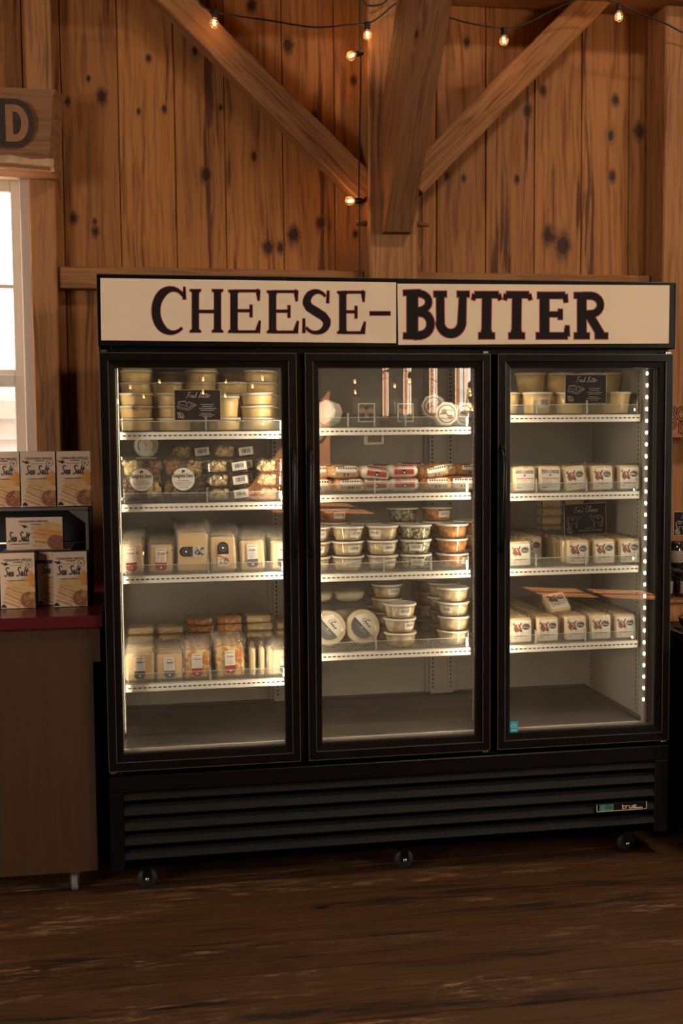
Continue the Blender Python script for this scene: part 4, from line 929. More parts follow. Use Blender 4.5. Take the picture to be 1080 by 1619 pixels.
# --- clear bins along the shelf fronts
def tray(x0, x1, z, label, dep=.50, lip=.034, side=.05):
    w_ = x1-x0; t = thing('shelf_bin', label, 'bin', (x0, .104, z+.0003)); b = MB(); e = .0022
    b.box(0, 0, 0, w_, dep, .002); b.box(0, 0, .002, w_, e, lip); b.box(0, 0, .002, e, dep, side); b.box(w_-e, 0, .002, w_, dep, side); b.build('bin_body', M['acrylic'], t)
    b = MB(); b.box(0, -.0006, lip-.0008, w_, e+.0004, lip+.0006); b.box(0, -.0006, .002, .0016, .0016, side); b.box(w_-.0016, -.0006, .002, w_, .0016, side); b.build('bin_edge', M['acryledge'], t)
for (nm, xs, zz_) in (('left', [.066, .345, .628], SHL), ('middle', [.70, .832, .925, 1.035, 1.262], SHM), ('right', [1.345, 1.512, 1.70, 1.893], SHR)):
    for si, z in enumerate(zz_):
        use = xs
        if nm == 'middle' and si in (1, 2, 3): use = [.70, .955, 1.125, 1.262] if si == 2 else [.70, .925, 1.262]
        for k in range(len(use)-1):
            tray(use[k]+.001, use[k+1]-.001, z, 'clear bin with low front lip, %s from the left, %s %s shelf' % (['first', 'second', 'third', 'fourth'][k], ['top', 'second', 'third', 'lowest'][si], nm))

# --- curd tubs, middle door
T = SHM[2]; g = 'lidded curd tubs on the third middle shelf'
cols = [(497, [K_c]*3, 'pale curd tub'), (550.5, [K_c]*3, 'pale curd tub'), (603.5, [K_c]*3, 'pale curd tub'), (657, [K_c, K_h, K_hn], 'green flecked curd tub'), (715, [K_on, K_on, K_on], 'orange curd tub')]
rots = [[-.2, .1, .3], [.35, .28, .4], [.45, .35, -.75], [-.1, -.2, .2], [.9, .3, .2]]
cols[3] = (657, [K_h, K_h, K_hn], 'green flecked curd tub'); cols[4] = (715, [K_o, K_on, K_on], 'orange curd tub')
for (px, ks, w_), wh, rt in zip(cols, ('first', 'second', 'third', 'fourth', 'fifth'), rots):
    stack(ks, px, T, .175, .0525, '%s front stack, third middle shelf' % wh, g, w_, rz=rt)
for (px, ks, w_), wh in zip(((528, [K_o]*4, 'orange curd tub'), (580, [K_cn]*3, 'pale curd tub'), (636, [K_hn]*4, 'green flecked curd tub'), (691, [K_on, K_on, K_on, K_o], 'orange curd tub'), (737, [K_on]*3, 'orange curd tub')), ('first', 'second', 'third', 'fourth', 'fifth')):
    stack(ks, px, T, .31 if px != 528 else .36, .0525, '%s back stack, third middle shelf' % wh, g, w_, rz=[.3]*len(ks))
T = SHM[3]; g = 'lidded curd tubs on the lowest middle shelf'
stack([K_cn, K_c, K_c], 632, T, .165, .0515, 'front stack of three right of round cake packs', g, 'pale curd tub', rz=[0, .55, .15], jit=.004)
stack([K_cn, K_cn, K_c, K_cn], 717, T, .165, .0515, 'stack of four at right front, lowest middle shelf', g, 'pale curd tub', rz=[.2, .1, -.8, 0])
stack([K_cn, K_cn, K_cn, K_c], 612, T, .31, .0515, 'stack behind the front stack of three', g, 'pale curd tub', rz=[0, 0, 0, .3])
stack([K_cn]*4, 701, T, .30, .0515, 'stack behind the front stack of four', g, 'pale curd tub')
stack([K_c]*4, 672, T, .44, .0515, 'stack deep between the two front stacks', g, 'pale curd tub', rz=[.4, .4, .4, .4])
stack([K_o]*4, 606, T, .46, .0515, 'rear stack of the lowest middle shelf', g, 'orange curd tub', rz=[.2]*4)

# --- cake cups and round packs
def bowl():
    t = thing('dessert_bowl', 'clear bowl', 'bowl'); b = MB(); b.lathe([(.0001, .002), (.036, .002), (.052, .012), (.060, .034), (.040, .038), (.0001, .039)], 32); b.build('cream_filling', M['cake'], t)
    b = MB(); b.lathe([(.0001, 0), (.038, 0), (.054, .010), (.063, .038), (.068, .040), (.068, .043), (.063, .044), (.058, .060), (.040, .066), (.0001, .067)], 36); b.build('clear_shell', M['tubclear'], t); return t
K = Kind(bowl); T = SHM[3]; g = 'clear dessert bowls on the lowest middle shelf'
for px, wh in ((553, 'right'), (503, 'left')):
    for k in range(3): K.put((X_(px, .33, T), .33+.004*k, T+.004+.071*k+.0 if 0 else T+.004+.0705*k), 'clear domed dessert bowl, %s of the %s stack behind the round packs' % (['lowest', 'middle', 'topmost'][k], wh), group=g)
def roundpack():
    t = thing('round_cake_pack', 'round pack', 'pack'); n = 40; b = MB()
    b.lathe([(.0001, .012), (.058, .012), (.062, .018), (.062, .034), (.058, .040), (.0001, .040)], 40, axis='y', cz=.078); b.build('cake', M['cake'], t)
    b = MB(); b.lathe([(.0001, .004), (.056, .004), (.064, .012), (.066, .022), (.074, .023), (.074, .026), (.066, .027), (.062, .044), (.0001, .046)], 44, axis='y', cz=.078); b.build('clear_shell', M['tubclear'], t)
    b = MB(); y = .0025; b.lathe([(.0001, 0), (.044, 0), (.044, .0012)], 40, 0, 0, y, .078, 'y')
    a0 = math.radians(130); hp = [(.0438*math.cos(a0+PI*k/24), .078+.0438*math.sin(a0+PI*k/24)) for k in range(25)]; b.flat(hp, y-.0004, 1)
    ca, sa = math.cos(math.radians(-50)), math.sin(math.radians(-50)); t2 = MB(); hand(t2, 'Cheese', -.020, .012, .014, 0, 2, .0016, .2, .040); scrib(t2, -.018, .018, .005, .0018, 0, 2, 2); scrib(t2, -.012, .010, .034, .0018, 0, 2, 3); t2.disc(0, .029, .003, 0, 2, 10)
    scrib(t2, -.025, .022, -.012, .0018, 0, 3, 4); scrib(t2, -.02, .018, -.018, .0016, 0, 3, 8); t2.disc(0, -.007, .003, 0, 3, 10)
    b.add([(v.x*ca-v.z*sa, y-.0008, .078+v.x*sa+v.z*ca) for v in t2.v], t2.f, None, False); b.m[-len(t2.f):] = t2.m
    b.build('round_label', [M['label'], M['lslate'], M['lblack'], M['chalk']], t); return t
K = Kind(roundpack)
x = X_(577, .13, T+.07); K.put((x, .135, T+.006), 'round clear cake pack with half grey label, leaning right of its twin', group='round cake packs on the lowest middle shelf', rx=-.28)
x = X_(521, .14, T+.07); o = K.put((x, .125, T+.006), 'round clear cake pack with half grey label, cut by the middle door frame', group='round cake packs on the lowest middle shelf', rx=-.26)

# --- film wrapped cheese packs
def crumple(b, w_, h_, t_, top=.022, seed=1, n=10):
    """loose film bag round a block, ragged at the top"""
    rr = random.Random(seed); vs = []; fs = []; rows = [(-.001, 1.0, 1.0), (h_*.3, 1.03, 1.12), (h_*.75, 1.05, 1.15), (h_+.003, 1.05, 1.0), (h_+top*.55, 1.08, .45), (h_+top, 1.12, .12)]
    per = []
    for k in range(4*n):
        s_, u = divmod(k, n); u = u/n
        per.append([(-.5+u, -.5), (.5, -.5+u), (.5-u, .5), (-.5, .5-u)][s_])
    for zi, (z, sx_, sy_) in enumerate(rows):
        a = .0012+(.003 if zi > 3 else 0)+(.004 if zi == 5 else 0)
        for px, py in per: vs.append((px*w_*sx_+rr.uniform(-a, a), py*t_*sy_+rr.uniform(-a, a)*1.2, z+(rr.uniform(-.006, .006) if zi == 5 else (rr.uniform(-.003, .003) if zi == 4 else 0))))
    m = len(per)
    for i in range(len(rows)-1):
        for k in range(m): fs.append((i*m+k, i*m+(k+1) % m, (i+1)*m+(k+1) % m, (i+1)*m+k))
    b.add(vs, fs, 0, True)
    # side fins of the seal
    for sx_ in (-1, 1):
        vs = []; q = 8
        for k in range(q+1): z = h_*k/q; vs += [(sx_*(w_/2*1.02), 0, z), (sx_*(w_/2+.007+rr.uniform(-.003, .004)), rr.uniform(-.006, .004), z)]
        b.add(vs, [(2*k, 2*k+1, 2*k+3, 2*k+2) for k in range(q)], 0, True)
def cheese_pack(w_, h_, t_, mat, lab=None, seed=1):
    def mk():
        t = thing('cheese_pack', 'wrapped cheese', 'cheese'); b = MB(); rr = random.Random(seed)
        b.box(-w_/2, -t_/2, .001, w_/2, t_/2, h_, .006); o = b.build('cheese_block', M[mat], t)
        b = MB(); crumple(b, w_+.004, h_, t_+.004, .022, seed); b.build('film_wrap', M['film'], t)
        if lab:
            col, mode = lab; b = MB(); y = -t_/2-.004
            def tall(sc=1.0, zc=h_*.48, black=False):
                lw, lh = .036*sc, min(.078, h_*.80)*1.0; z0 = zc-lh/2; zs = z0+lh*.36
                if not black:
                    b.box(-lw/2, y-.0006, z0, lw/2, y, zc+lh/2, mi=0)
                    pts = [(-lw/2, zs), (-lw/2, z0+.006), (-lw/2+.006, z0), (lw/2-.006, z0), (lw/2, z0+.006), (lw/2, zs)]; b.flat(pts[::-1], y-.0009, 1); b.disc(0, z0+.010, .0035, y-.0012, 0, 12)
                    hand(b, 'Cheddar', -lw*.42, zs+lh*.36, .0075, y-.0011, 3 if col in ('lred',) else 2, .0011, .2, lw*.84)
                    scrib(b, -lw*.42, lw*.36, zs+lh*.55, .0026, y-.0011, 2, 1)
                    for q, v in enumerate((.28, .22, .16, .10, .05)): scrib(b, -lw*.40, lw*.36, zs+lh*v, .0018, y-.0011, 4, q)
                else:
                    zc2 = z0+lh*.52; b.box(-lw/2, y-.0006, z0, lw/2, y, zc2, mi=0)
                    b.flat([(-lw/2, zc2), (lw/2, zc2)]+[(lw/2*math.cos(PI*k/12), z0+lh*.82+lw/2*math.sin(PI*k/12)) for k in range(13)], y-.0009, 1)
                    b.ring(0, z0+lh*.80, .012, .0012, y-.0012, 4, 20); b.disc(0, z0+lh*.80, .004, y-.0012, 0, 10)
                    b.rib([(-lw/2, zc2-.002), (lw*.1, zc2-.014), (lw/2, zc2-.028)], .007, y-.001, 5)
                    for q in range(16): a = rr.uniform(-lw*.4, lw*.3); z_ = z0+rr.uniform(.003, lh*.3); b.rib([(a, z_), (a+.006, z_+.003), (a+.003, z_+.007)], .0022, y-.0011, 4 if q % 2 else 2)
            if mode == 'tall': tall()
            elif mode == 'black': tall(1.05, black=True)
            else:
                lw, lh = .082, .034; zc = h_*.52; b.box(-lw/2, y-.0006, zc-lh/2, lw/2, y, zc+lh/2, mi=0)
                b.flat([(0, zc-lh/2), (0, zc+lh/2)]+[(-lw/2+lh/2*0+.012-lh/2*math.sin(PI*k/12)*1.0, zc+lh/2*math.cos(PI*k/12)) for k in range(13)], y-.0009, 1)
                b.ring(-lw*.28, zc, .012, .0012, y-.0012, 4, 20); b.disc(-lw*.28, zc, .004, y-.0012, 0, 10)
                for q in range(34): a = rr.uniform(.002, lw/2-.008); z_ = zc+rr.uniform(-lh*.45, lh*.38); b.rib([(a, z_), (a+.006, z_+.002), (a+.003, z_+.006)], .0022, y-.0011, 2 if q % 3 else 4)
            b.build('pack_label', [M['label'], M[col], M['lblack'], M['lred'], M['labelgrey'], M['orangetag']], t)
        return t
    return mk
T = SHL[2]; g = 'wrapped cheeses on the third left shelf'
row = [(209, .078, .100, .030, 'pepper', ('lred', 'tall'), -.06, 'red flecked cheese in film, label with red foot, at the far left'),
       (254, .080, .094, .030, 'pepper', ('lred', 'tall'), .02, 'red flecked cheese in film, label with red foot, second from the left'),
       (304, .100, .132, .034, 'cheddar', ('lblack', 'side'), .02, 'big plain cheese in film with a sideways black and white label'),
       (353, .086, .116, .034, 'cheddar', ('lblack', 'black'), -.03, 'plain cheese in film with an upright black arched label'),
       (399, .082, .102, .032, 'cheddar', ('lpurple', 'tall'), -.05, 'plain cheese in film, label with purple foot, right of the arched label'),
       (446, .082, .098, .032, 'cheddar', ('lpurple', 'tall'), .0, 'plain cheese in film, label with purple foot, cut by the door frame')]
for i, (px, w_, h_, t_, m_, lab, ry, lb) in enumerate(row):
    x = X_(px, .15, T+.05); w_ *= 1.0; k = Kind(cheese_pack(w_, h_, t_, m_, lab, i+2)); k.put((x, .138, T+.0045), lb, ry=ry, rx=-.05, group=None)
    kp = Kind(cheese_pack(w_, h_+.006, t_, m_, None, i+12))
    for q in range(1, 7): kp.put((x+random.uniform(-.003, .003), .138+.056*q, T+.004), 'wrapped cheese, %s behind the front pack, column %s, third left shelf' % (['first', 'second', 'third', 'fourth', 'fifth', 'sixth'][q-1], ['one', 'two', 'three', 'four', 'five', 'six'][i]), rx=-.10, rz=random.uniform(-.06, .06), group=g)
T = SHL[3]; g = 'wrapped cheeses on the lowest left shelf'
row = [(221, .098, .094, .028, 'cheddar', ('lslate', 'tall'), .0, 'pale cheese in film, label with grey foot, at the far left'),
       (268, .088, .086, .028, 'cheddar', ('lslate', 'tall'), -.02, 'pale cheese in film with dark flecks, label with grey foot, second from the left'),
       (311, .084, .098, .028, 'marble', ('lred', 'tall'), .01, 'marbled orange cheese in film, label with red foot, third from the left'),
       (364, .096, .108, .032, 'marble', ('lred', 'tall'), -.04, 'orange marbled cheese in film, label with red foot, right of the bin divider'),
       (449, .094, .088, .030, 'cheddar', ('lslate', 'tall'), .0, 'pale cheese in film with shiny grey label, cut by the door frame')]
for i, (px, w_, h_, t_, m_, lab, ry, lb) in enumerate(row):
    x = X_(px, .15, T+.05); k = Kind(cheese_pack(w_, h_, t_, m_, lab, i+22)); k.put((x, .138, T+.0045), lb, ry=ry, rx=-.06)
    kp = Kind(cheese_pack(w_-.004, h_+.004, t_, m_, None, i+32))
    for q in range(1, 4): kp.put((x+random.uniform(-.003, .003), .138+.048*q, T+.004), 'wrapped cheese, %s behind the front pack, column %s, lowest left shelf' % (['first', 'second', 'third'][q-1], ['one', 'two', 'three', 'four', 'five'][i]), rx=-.14, group=g)
k = Kind(cheese_pack(.090, .098, .020, 'cheddar', None, 50))
for q, px in enumerate((399, 412, 423)):
    k.put((X_(px, .16, T+.05), .165, T+.004), 'pale cheese seen edge on, %s of three thin packs beside the orange one' % ['left', 'middle', 'right'][q], rz=PI/2+.08*(q-1), group='cheeses standing edge on')
for i, (px, m_, n) in enumerate(((222, 'cheddar', 5), (270, 'cheddar', 5), (316, 'marble', 6), (362, 'marble', 6), (409, 'cheddar', 6), (455, 'cheddar', 5))):
    def flatpack(m_=m_, i=i):
        t = thing('cheese_pack', 'flat cheese', 'cheese'); b = MB(); b.box(-.046, -.045, .001, .046, .045, .026, .005); b.build('cheese_block', M[m_], t)
        b = MB(); b.T = Matrix.Translation((0, .046, .0135)) @ Matrix.Rotation(PI/2, 4, 'X'); crumple(b, .096, .09, .026, .02, i+5); b.build('film_wrap', M['film'], t); return t
    k = Kind(flatpack)
    for q in range(n): k.put((X_(px, .42, T+.1)+random.uniform(-.004, .004), .42+random.uniform(-.006, .006), T+.004+.0285*q), '%s cheese lying flat, %s in rear pile %s, lowest left shelf' % ('orange' if m_ == 'marble' else 'pale', ORD[q], ['one', 'two', 'three', 'four', 'five', 'six'][i]), rz=random.uniform(-.06, .06), group='flat cheeses piled at the back of the lowest left shelf')

# --- cow label cheese blocks
def cowblock(w_=.082, h_=.088, t_=.034, mode='cow'):
    def mk():
        t = thing('cheese_block', 'small cheese block', 'cheese'); b = MB(); b.box(-w_/2, -t_/2, .0005, w_/2, t_/2, h_, .007); b.build('cheese', M['cheddar'], t)
        b = MB(); rr = random.Random(3); crumple(b, w_+.002, h_-.001, t_+.002, .006, 3); b.build('film_wrap', M['film'], t)
        if mode:
            b = MB(); y = -t_/2-.0032; lw, lh = w_*.86, h_*.86; z0 = .004
            b.flat([(-lw/2, z0), (lw/2, z0), (lw/2, z0+lh-.004), (lw/2-.004, z0+lh), (-lw/2+.004, z0+lh), (-lw/2, z0+lh-.004)], y, 0); y -= .0004
            if mode == 'cow':
                def q(u, v): return (-lw/2+u*lw, z0+v*lh)
                b.flat([q(*p_) for p_ in ((.16, .80), (.24, .84), (.38, .82), (.44, .74), (.52, .58), (.55, .50), (.50, .45), (.40, .46), (.34, .50), (.26, .42), (.14, .48), (.08, .60), (.10, .70))], y, 1)
                b.flat([q(*p_) for p_ in ((.10, .92), (.16, .84), (.14, .76), (.03, .80), (.04, .86))], y, 1); b.flat([q(*p_) for p_ in ((.40, .80), (.48, .92), (.54, .90), (.50, .80), (.44, .74))], y, 1)
                b.flat([q(*p_) for p_ in ((.24, .80), (.33, .80), (.40, .60), (.33, .62))], y-.0002, 4); b.flat([q(*p_) for p_ in ((.44, .50), (.53, .55), (.55, .50), (.50, .45), (.42, .46))], y-.0002, 2)
                c = q(.74, .70); b.disc(c[0], c[1], lw*.215, y, 2, 28, lh*.155); b.ring(c[0], c[1], lw*.19, .0007, y-.0003, 0, 28, lh*.130)
                hand(b, "Eve's", c[0]-lw*.15, c[1]-lh*.05, lh*.10, y-.0003, 0, .0010, .2, lw*.28)
                scrib(b, q(.44, 0)[0], q(.86, 0)[0], q(0, .42)[1], .0020, y, 5, 1); scrib(b, q(.44, 0)[0], q(.80, 0)[0], q(0, .36)[1], .0018, y, 5, 2)
                scrib(b, q(.22, 0)[0], q(.84, 0)[0], q(0, .24)[1], .0042, y, 3, 5); scrib(b, q(.1, 0)[0], q(.26, 0)[0], q(0, .12)[1], .0022, y, 5, 7); scrib(b, q(.5, 0)[0], q(.86, 0)[0], q(0, .12)[1], .0012, y, 5, 8)
            else:
                text(b, "EVE'S CHEESE", 0, z0+lh*.79, lh*.15, y, 2, lw*.92); b.disc(0, z0+lh*.70, .0032, y, 2, 8); b.rib([(-.004, z0+lh*.66), (.003, z0+lh*.72)], .0018, y, 2)
                scrib(b, -lw*.42, lw*.44, z0+lh*.52, .0052, y, 3, 3); scrib(b, -lw*.38, lw*.40, z0+lh*.46, .0014, y, 5, 1)
                for v in (.38, .33, .28, .23, .18, .13): scrib(b, -lw*.42, lw*.40, z0+lh*v, .0014, y, 5, int(v*100))
                scrib(b, -lw*.42, -lw*.1, z0+lh*.10, .003, y, 2, 4)
            b.build('cow_label' if mode == 'cow' else 'block_label', [M['label'], M['cow'], M['lblack'], M['redtext'], M['skin'], M['labelgrey']], t)
        return t
    return mk
KC = Kind(cowblock()); KE = Kind(cowblock(mode='eve')); KP = Kind(cowblock(mode=None))
NTH = ['first', 'second', 'third', 'fourth', 'fifth', 'sixth', 'seventh', 'eighth', 'ninth', 'tenth', 'eleventh', 'twelfth', 'thirteenth', 'fourteenth', 'fifteenth', 'sixteenth', 'seventeenth', 'eighteenth']
num = ['one', 'two', 'three', 'four', 'five', 'six', 'seven', 'eight', 'nine', 'ten', 'eleven', 'twelve']
def rows(T, cols, shelfname, g, y0=.135, step=.041):
    for ci, (px, k, n, skip, ry, lb) in enumerate(cols):
        x = X_(px, y0, T+.04)
        for q in range(n+1):
            if q < skip: continue
            kk = k if q == skip or q % 3 == 0 and 0 else KP
            if q == skip: lab_ = lb
            else: lab_ = 'pale cheese block, %s behind the front one, column %s, %s' % (NTH[q-1], num[ci], shelfname)
            kk.put((x+(random.uniform(-.002, .002) if q else 0), y0+step*q, T+.0045), lab_, ry=ry if q == skip else random.uniform(-.02, .02), rx=-.04, rz=0 if q == skip else random.uniform(-.04, .04), group=None if q == skip else g)
rows(SHR[1], [(827, KE, 4, 0, 0, "cheese block labelled EVE'S CHEESE in black, far left of the second right shelf"), (867, KE, 4, 0, .02, "cheese block labelled EVE'S CHEESE in black, second from the left on the second right shelf"),
     (908.5, KC, 3, 0, -.10, 'cheese block with brown cow label, tilted to the left on the second right shelf'), (950, KC, 4, 0, -.02, 'cheese block with brown cow label, between two others on the second right shelf'), (992, KC, 2, 0, 0, 'cheese block with brown cow label, far right of the second right shelf')], 'second right shelf', 'plain cheese blocks behind the front row of the second right shelf')
rows(SHR[2], [(821, KC, 1, 0, -.03, 'cheese block with brown cow label, alone at the left of the third right shelf'), (862, KC, 11, 4, 0, 'cheese block set back in the half empty bin of the third right shelf'), (912, KC, 11, 0, 0, 'cheese block with brown cow label, third from the right on the third right shelf'),
     (953, KC, 11, 0, 0, 'cheese block with brown cow label, second from the right on the third right shelf'), (993, KC, 8, 0, 0, 'cheese block with brown cow label, far right of the third right shelf')], 'third right shelf', 'plain cheese blocks behind the front row of the third right shelf')
rows(SHR[3], [(822, KC, 11, 0, 0, 'cheese block with brown cow label, far left of the lowest right shelf'), (864, KC, 11, 0, .0, 'cheese block with brown cow label, left of the bin divider on the lowest right shelf'), (908, KC, 11, 0, 0, 'cheese block with brown cow label, centre of the lowest right shelf'),
     (947, KC, 11, 0, 0, 'cheese block with brown cow label, second from the right on the lowest right shelf'), (986, KC, 11, 0, 0, 'cheese block with brown cow label, far right of the lowest right shelf')], 'lowest right shelf', 'plain cheese blocks behind the front row of the lowest right shelf')
KC.put((X_(884, .215, SHR[3]+.09), .20, SHR[3]+.096), 'cheese block with brown cow label lying tilted on top of the lowest right rows', ry=-.14, rx=-.9)
for i, px in enumerate((868, 902, 944)):
    for q in range(7 if i < 2 else 4): KP.put((X_(px, .60, SHR[2]+.12), .645, SHR[2]+.004+.0355*q+.017), 'pale cheese block lying flat, %s of pile %s behind the cow card' % (ORD[q], num[i]), rx=PI/2, rz=random.uniform(-.05, .05), group='cheese blocks piled behind the cow card')

# --- snack packs
def cubes(b, x0, x1, z0, z1, y, mi, s_, seed, n):
    rr = random.Random(seed)
    for k in range(n):
        cx, cz = rr.uniform(x0+s_/2, x1-s_/2), rr.uniform(z0+s_/2, z1-s_/2); sz = s_*rr.uniform(.75, 1.1)
        old = b.T; b.T = (old or Matrix()) @ Matrix.Translation((cx, y+rr.uniform(0, .008), cz)) @ Matrix.Rotation(rr.uniform(0, 3), 4, Vector((rr.random(), rr.random(), rr.random())).normalized())
        b.box(-sz/2, -sz/2*.7, -sz/2*.8, sz/2, sz/2*.7, sz/2*.8, sz*.12, mi); b.T = old
def snackbig(kind):
    def mk():
        t = thing('snack_pack', 'snack pack', 'snack'); w_, h_ = .148, .150; b = MB()
        q = [(0, 'curd'), (1, 'nut'), (2, 'choc'), (3, 'curd')] if kind else [(0, 'nut'), (1, 'curd'), (2, 'nut'), (3, 'choc')]
        parts = {0: (-w_*.44, -.01, .008+h_*.5, h_*.92), 1: (.01, w_*.44, .008+h_*.5, h_*.92), 2: (-w_*.44, -.01, .010, h_*.46), 3: (.01, w_*.44, .010, h_*.46)}
        for i, (k, m_) in enumerate(q):
            a = parts[k]
            if m_ == 'choc':
                for r_ in range(4):
                    for c in range(4): b.lathe([(.0001, -.004), (.0075, -.004), (.0085, 0), (.0075, .004)], 14, i, a[0]+.010+.0165*c, -.030, a[2]+.008+.0165*r_, 'y')
            else: cubes(b, a[0], a[1], a[2], a[3], -.034, i, .019, i+3, 26)
        o = b.build('snack_filling', [M[m_] for _, m_ in q], t)
        b = MB(); r = .012
        def rr_(x0, x1, z0, z1, r, n=5):
            P = []
            for cx, cz, a in ((x1-r, z1-r, 0), (x0+r, z1-r, 90), (x0+r, z0+r, 180), (x1-r, z0+r, 270)): P += [(cx+r*math.cos(math.radians(a+90*k/n)), cz+r*math.sin(math.radians(a+90*k/n))) for k in range(n+1)]
            return P
        L0 = rr_(-w_/2, w_/2, 0, h_, r); L1 = rr_(-w_/2+.008, w_/2-.008, .008, h_-.008, r); n = len(L0)
        vs = [(x, -.024, z) for x, z in L0]+[(x, -.027, z) for x, z in L0]+[(x, -.028, z) for x, z in L1]+[(x*.97, -.046, z*.97+.002) for x, z in L1]
        b.add(vs, [(k+n*i, (k+1) % n+n*i, (k+1) % n+n*(i+1), k+n*(i+1)) for i in range(3) for k in range(n)]+[tuple(3*n+k for k in range(n))], 0, False)
        vs = [(x, -.022, z) for x, z in L1]+[(x*.95, 0, z*.95+.003) for x, z in L1]
        b.add(vs, [(k, (k+1) % n, n+(k+1) % n, n+k) for k in range(n)]+[tuple(n+k for k in range(n))], 0, False); b.build('clamshell', M['tubclear'], t)
        b = MB(); cz = h_*.46; y = -.0475; b.disc(0, cz, .039, y, 0, 40); b.ring(0, cz, .039, .0008, y-.0002, 2, 40)
        text(b, 'Delightful Dairy', 0, cz+.006, .0125, y-.0004, 1, .068); b.flat([(-.006, cz+.024), (.005, cz+.024), (.006, cz+.030), (-.003, cz+.031)], y-.0004, 1); b.flat([(-.005, cz+.020), (-.003, cz+.020), (-.002, cz+.025), (-.005, cz+.025)], y-.0004, 1); b.flat([(.002, cz+.020), (.004, cz+.020), (.004, cz+.025), (.002, cz+.025)], y-.0004, 1)
        scrib(b, -.016, .016, cz+.0005, .0010, y-.0004, 2, 1)
        for k, (hw, dz, hh) in enumerate(((.020, -.006, .0026), (.030, -.012, .0030), (.026, -.017, .0024), (.022, -.023, .0018), (.016, -.029, .0022))): scrib(b, -hw, hw, cz+dz, hh, y-.0004, 1 if k % 2 == 0 else 2, k+3)
        b.build('round_label', [M['label'], M['lblack'], M['labelgrey']], t); return t
    return mk
T = SHL[1]
Kind(snackbig(True)).put((X_(224, .16, T+.07), .168, T+.006), 'clamshell snack pack with round white label, far left front', rx=-.10)
Kind(snackbig(False)).put((X_(289.5, .16, T+.07), .168, T+.006), 'clamshell snack pack with round white label, right beside the first one', rx=-.10)
def snackbox(meat):
    def mk():
        t = thing('snack_box', 'snack box', 'snack'); w_, d_, h_ = .146, .10, .046; b = MB()
        b.T = Matrix()
        rr = random.Random(2)
        for k in range(22):
            x, z = rr.uniform(-w_*.44, -.012), rr.uniform(.010, h_-.012); b.T = Matrix.Translation((x, rr.uniform(-.040, -.034), z)) @ Matrix.Rotation(rr.uniform(0, 3), 4, Vector((rr.random(), rr.random(), .3)).normalized()); b.box(-.008, -.006, -.007, .008, .006, .007, .002, 0)
        b.T = None; b.box(-w_*.45, -.036, .004, -.008, .04, h_-.012, .004, 0)
        for k in range(5): b.tube([(.016+.0115*k, -.036, .006), (.016+.0115*k, -.037, h_-.010)], .0052, 8, 1)
        b.box(.006, -.032, .004, w_*.45, .04, h_-.012, .003, 1); b.build('snack_filling', [M['curd'], M['meat'] if meat else M['nut']], t)
        b = MB(); b.box(-w_/2+.004, -d_/2+.004, 0, w_/2-.004, d_/2-.004, h_-.009, .005); b.box(-w_/2, -d_/2, h_-.009, w_/2, d_/2, h_-.006, .001); b.box(-w_/2+.003, -d_/2+.003, h_-.006, w_/2-.003, d_/2-.003, h_, .002); b.build('clear_box', M['tubclear'], t)
        sticker(t, .050, .028, (.036, -d_/2-.0005, h_*.50), 0, -.12, 'bar', 'price_label'); return t
    return mk
K1 = Kind(snackbox(True)); K2 = Kind(snackbox(False)); g = 'small snack boxes on the second left shelf'
for px, Y, n, wh, rz, ks in ((361, .165, 3, 'right of the round label packs', .10, [K2, K2, K1]), (437, .165, 3, 'at the right end of the shelf', 0, [K2, K1, K2]), (304, .32, 4, 'behind the round label packs', .0, [K1]*4), (371, .32, 4, 'in the back row, second from the right', .05, [K1, K2, K1, K1]), (436, .32, 3, 'in the back row, far right', 0, [K1]*3), (228, .32, 3, 'under the dial thermometer', 0, [K1]*3)):
    x = X_(px, Y, T+.07)
    for q in range(n): ks[q].put((x+(.003*q if px == 361 and 0 else random.uniform(-.002, .002)) - (.0035*q if px == 361 else 0), Y, T+.004+.0475*q), 'clear snack box, %s in stack %s' % (ORD[q] if q < n-1 else 'topmost', wh), rz=rz+random.uniform(-.02, .02), group=g, ry=-.02 if px == 361 and 0 else 0)
# dial thermometer
t = thing('dial_thermometer', 'round dial thermometer standing on snack boxes at the left of the fridge', 'thermometer', (X_(231, .30, 1.5), .30, T+.004+.0475*3))
b = MB(); b.lathe([(.0001, .006), (.036, .006), (.0375, .0), (.041, -.002), (.0425, .004), (.0425, .012), (.038, .016), (.0001, .016)], 40, axis='y', cz=.046); b.build('housing', M['whitebox'], t)
b = MB(); b.disc(0, .046, .036, .0052, 0, 36)
for k in range(25):
    a = math.radians(225-270*k/24); r0_ = .030; b.rib([(r0_*math.cos(a), .046+r0_*math.sin(a)), (.034*math.cos(a), .046+.034*math.sin(a))], .0010, .0048, 1)
b.rib([(.027*math.cos(math.radians(a)), .046+.027*math.sin(math.radians(a))) for a in range(100, 226, 10)], .004, .0048, 2); b.rib([(.027*math.cos(math.radians(a)), .046+.027*math.sin(math.radians(a))) for a in range(-45, 61, 10)], .004, .0048, 3)
for a in (200, 160, 120, 80, 40, 0, -30): b.disc(.020*math.cos(math.radians(a)), .046+.020*math.sin(math.radians(a)), .0012, .0048, 1, 8)
scrib(b, -.008, .008, .030, .0015, .0048, 1, 2)
b.rib([(0, .046), (-.006, .070)], [.0022, .0006], .0044, 1); b.disc(0, .046, .0022, .0042, 4, 12); b.build('dial_face', [M['label'], M['lblack'], M['blueprint'], M['nut'], M['lred']], t)
b = MB(); b.box(-.036, -.006, 0, .036, .022, .004, .001); b.box(-.010, .012, .004, .010, .016, .02); b.build('stand', M['whitebox'], t)

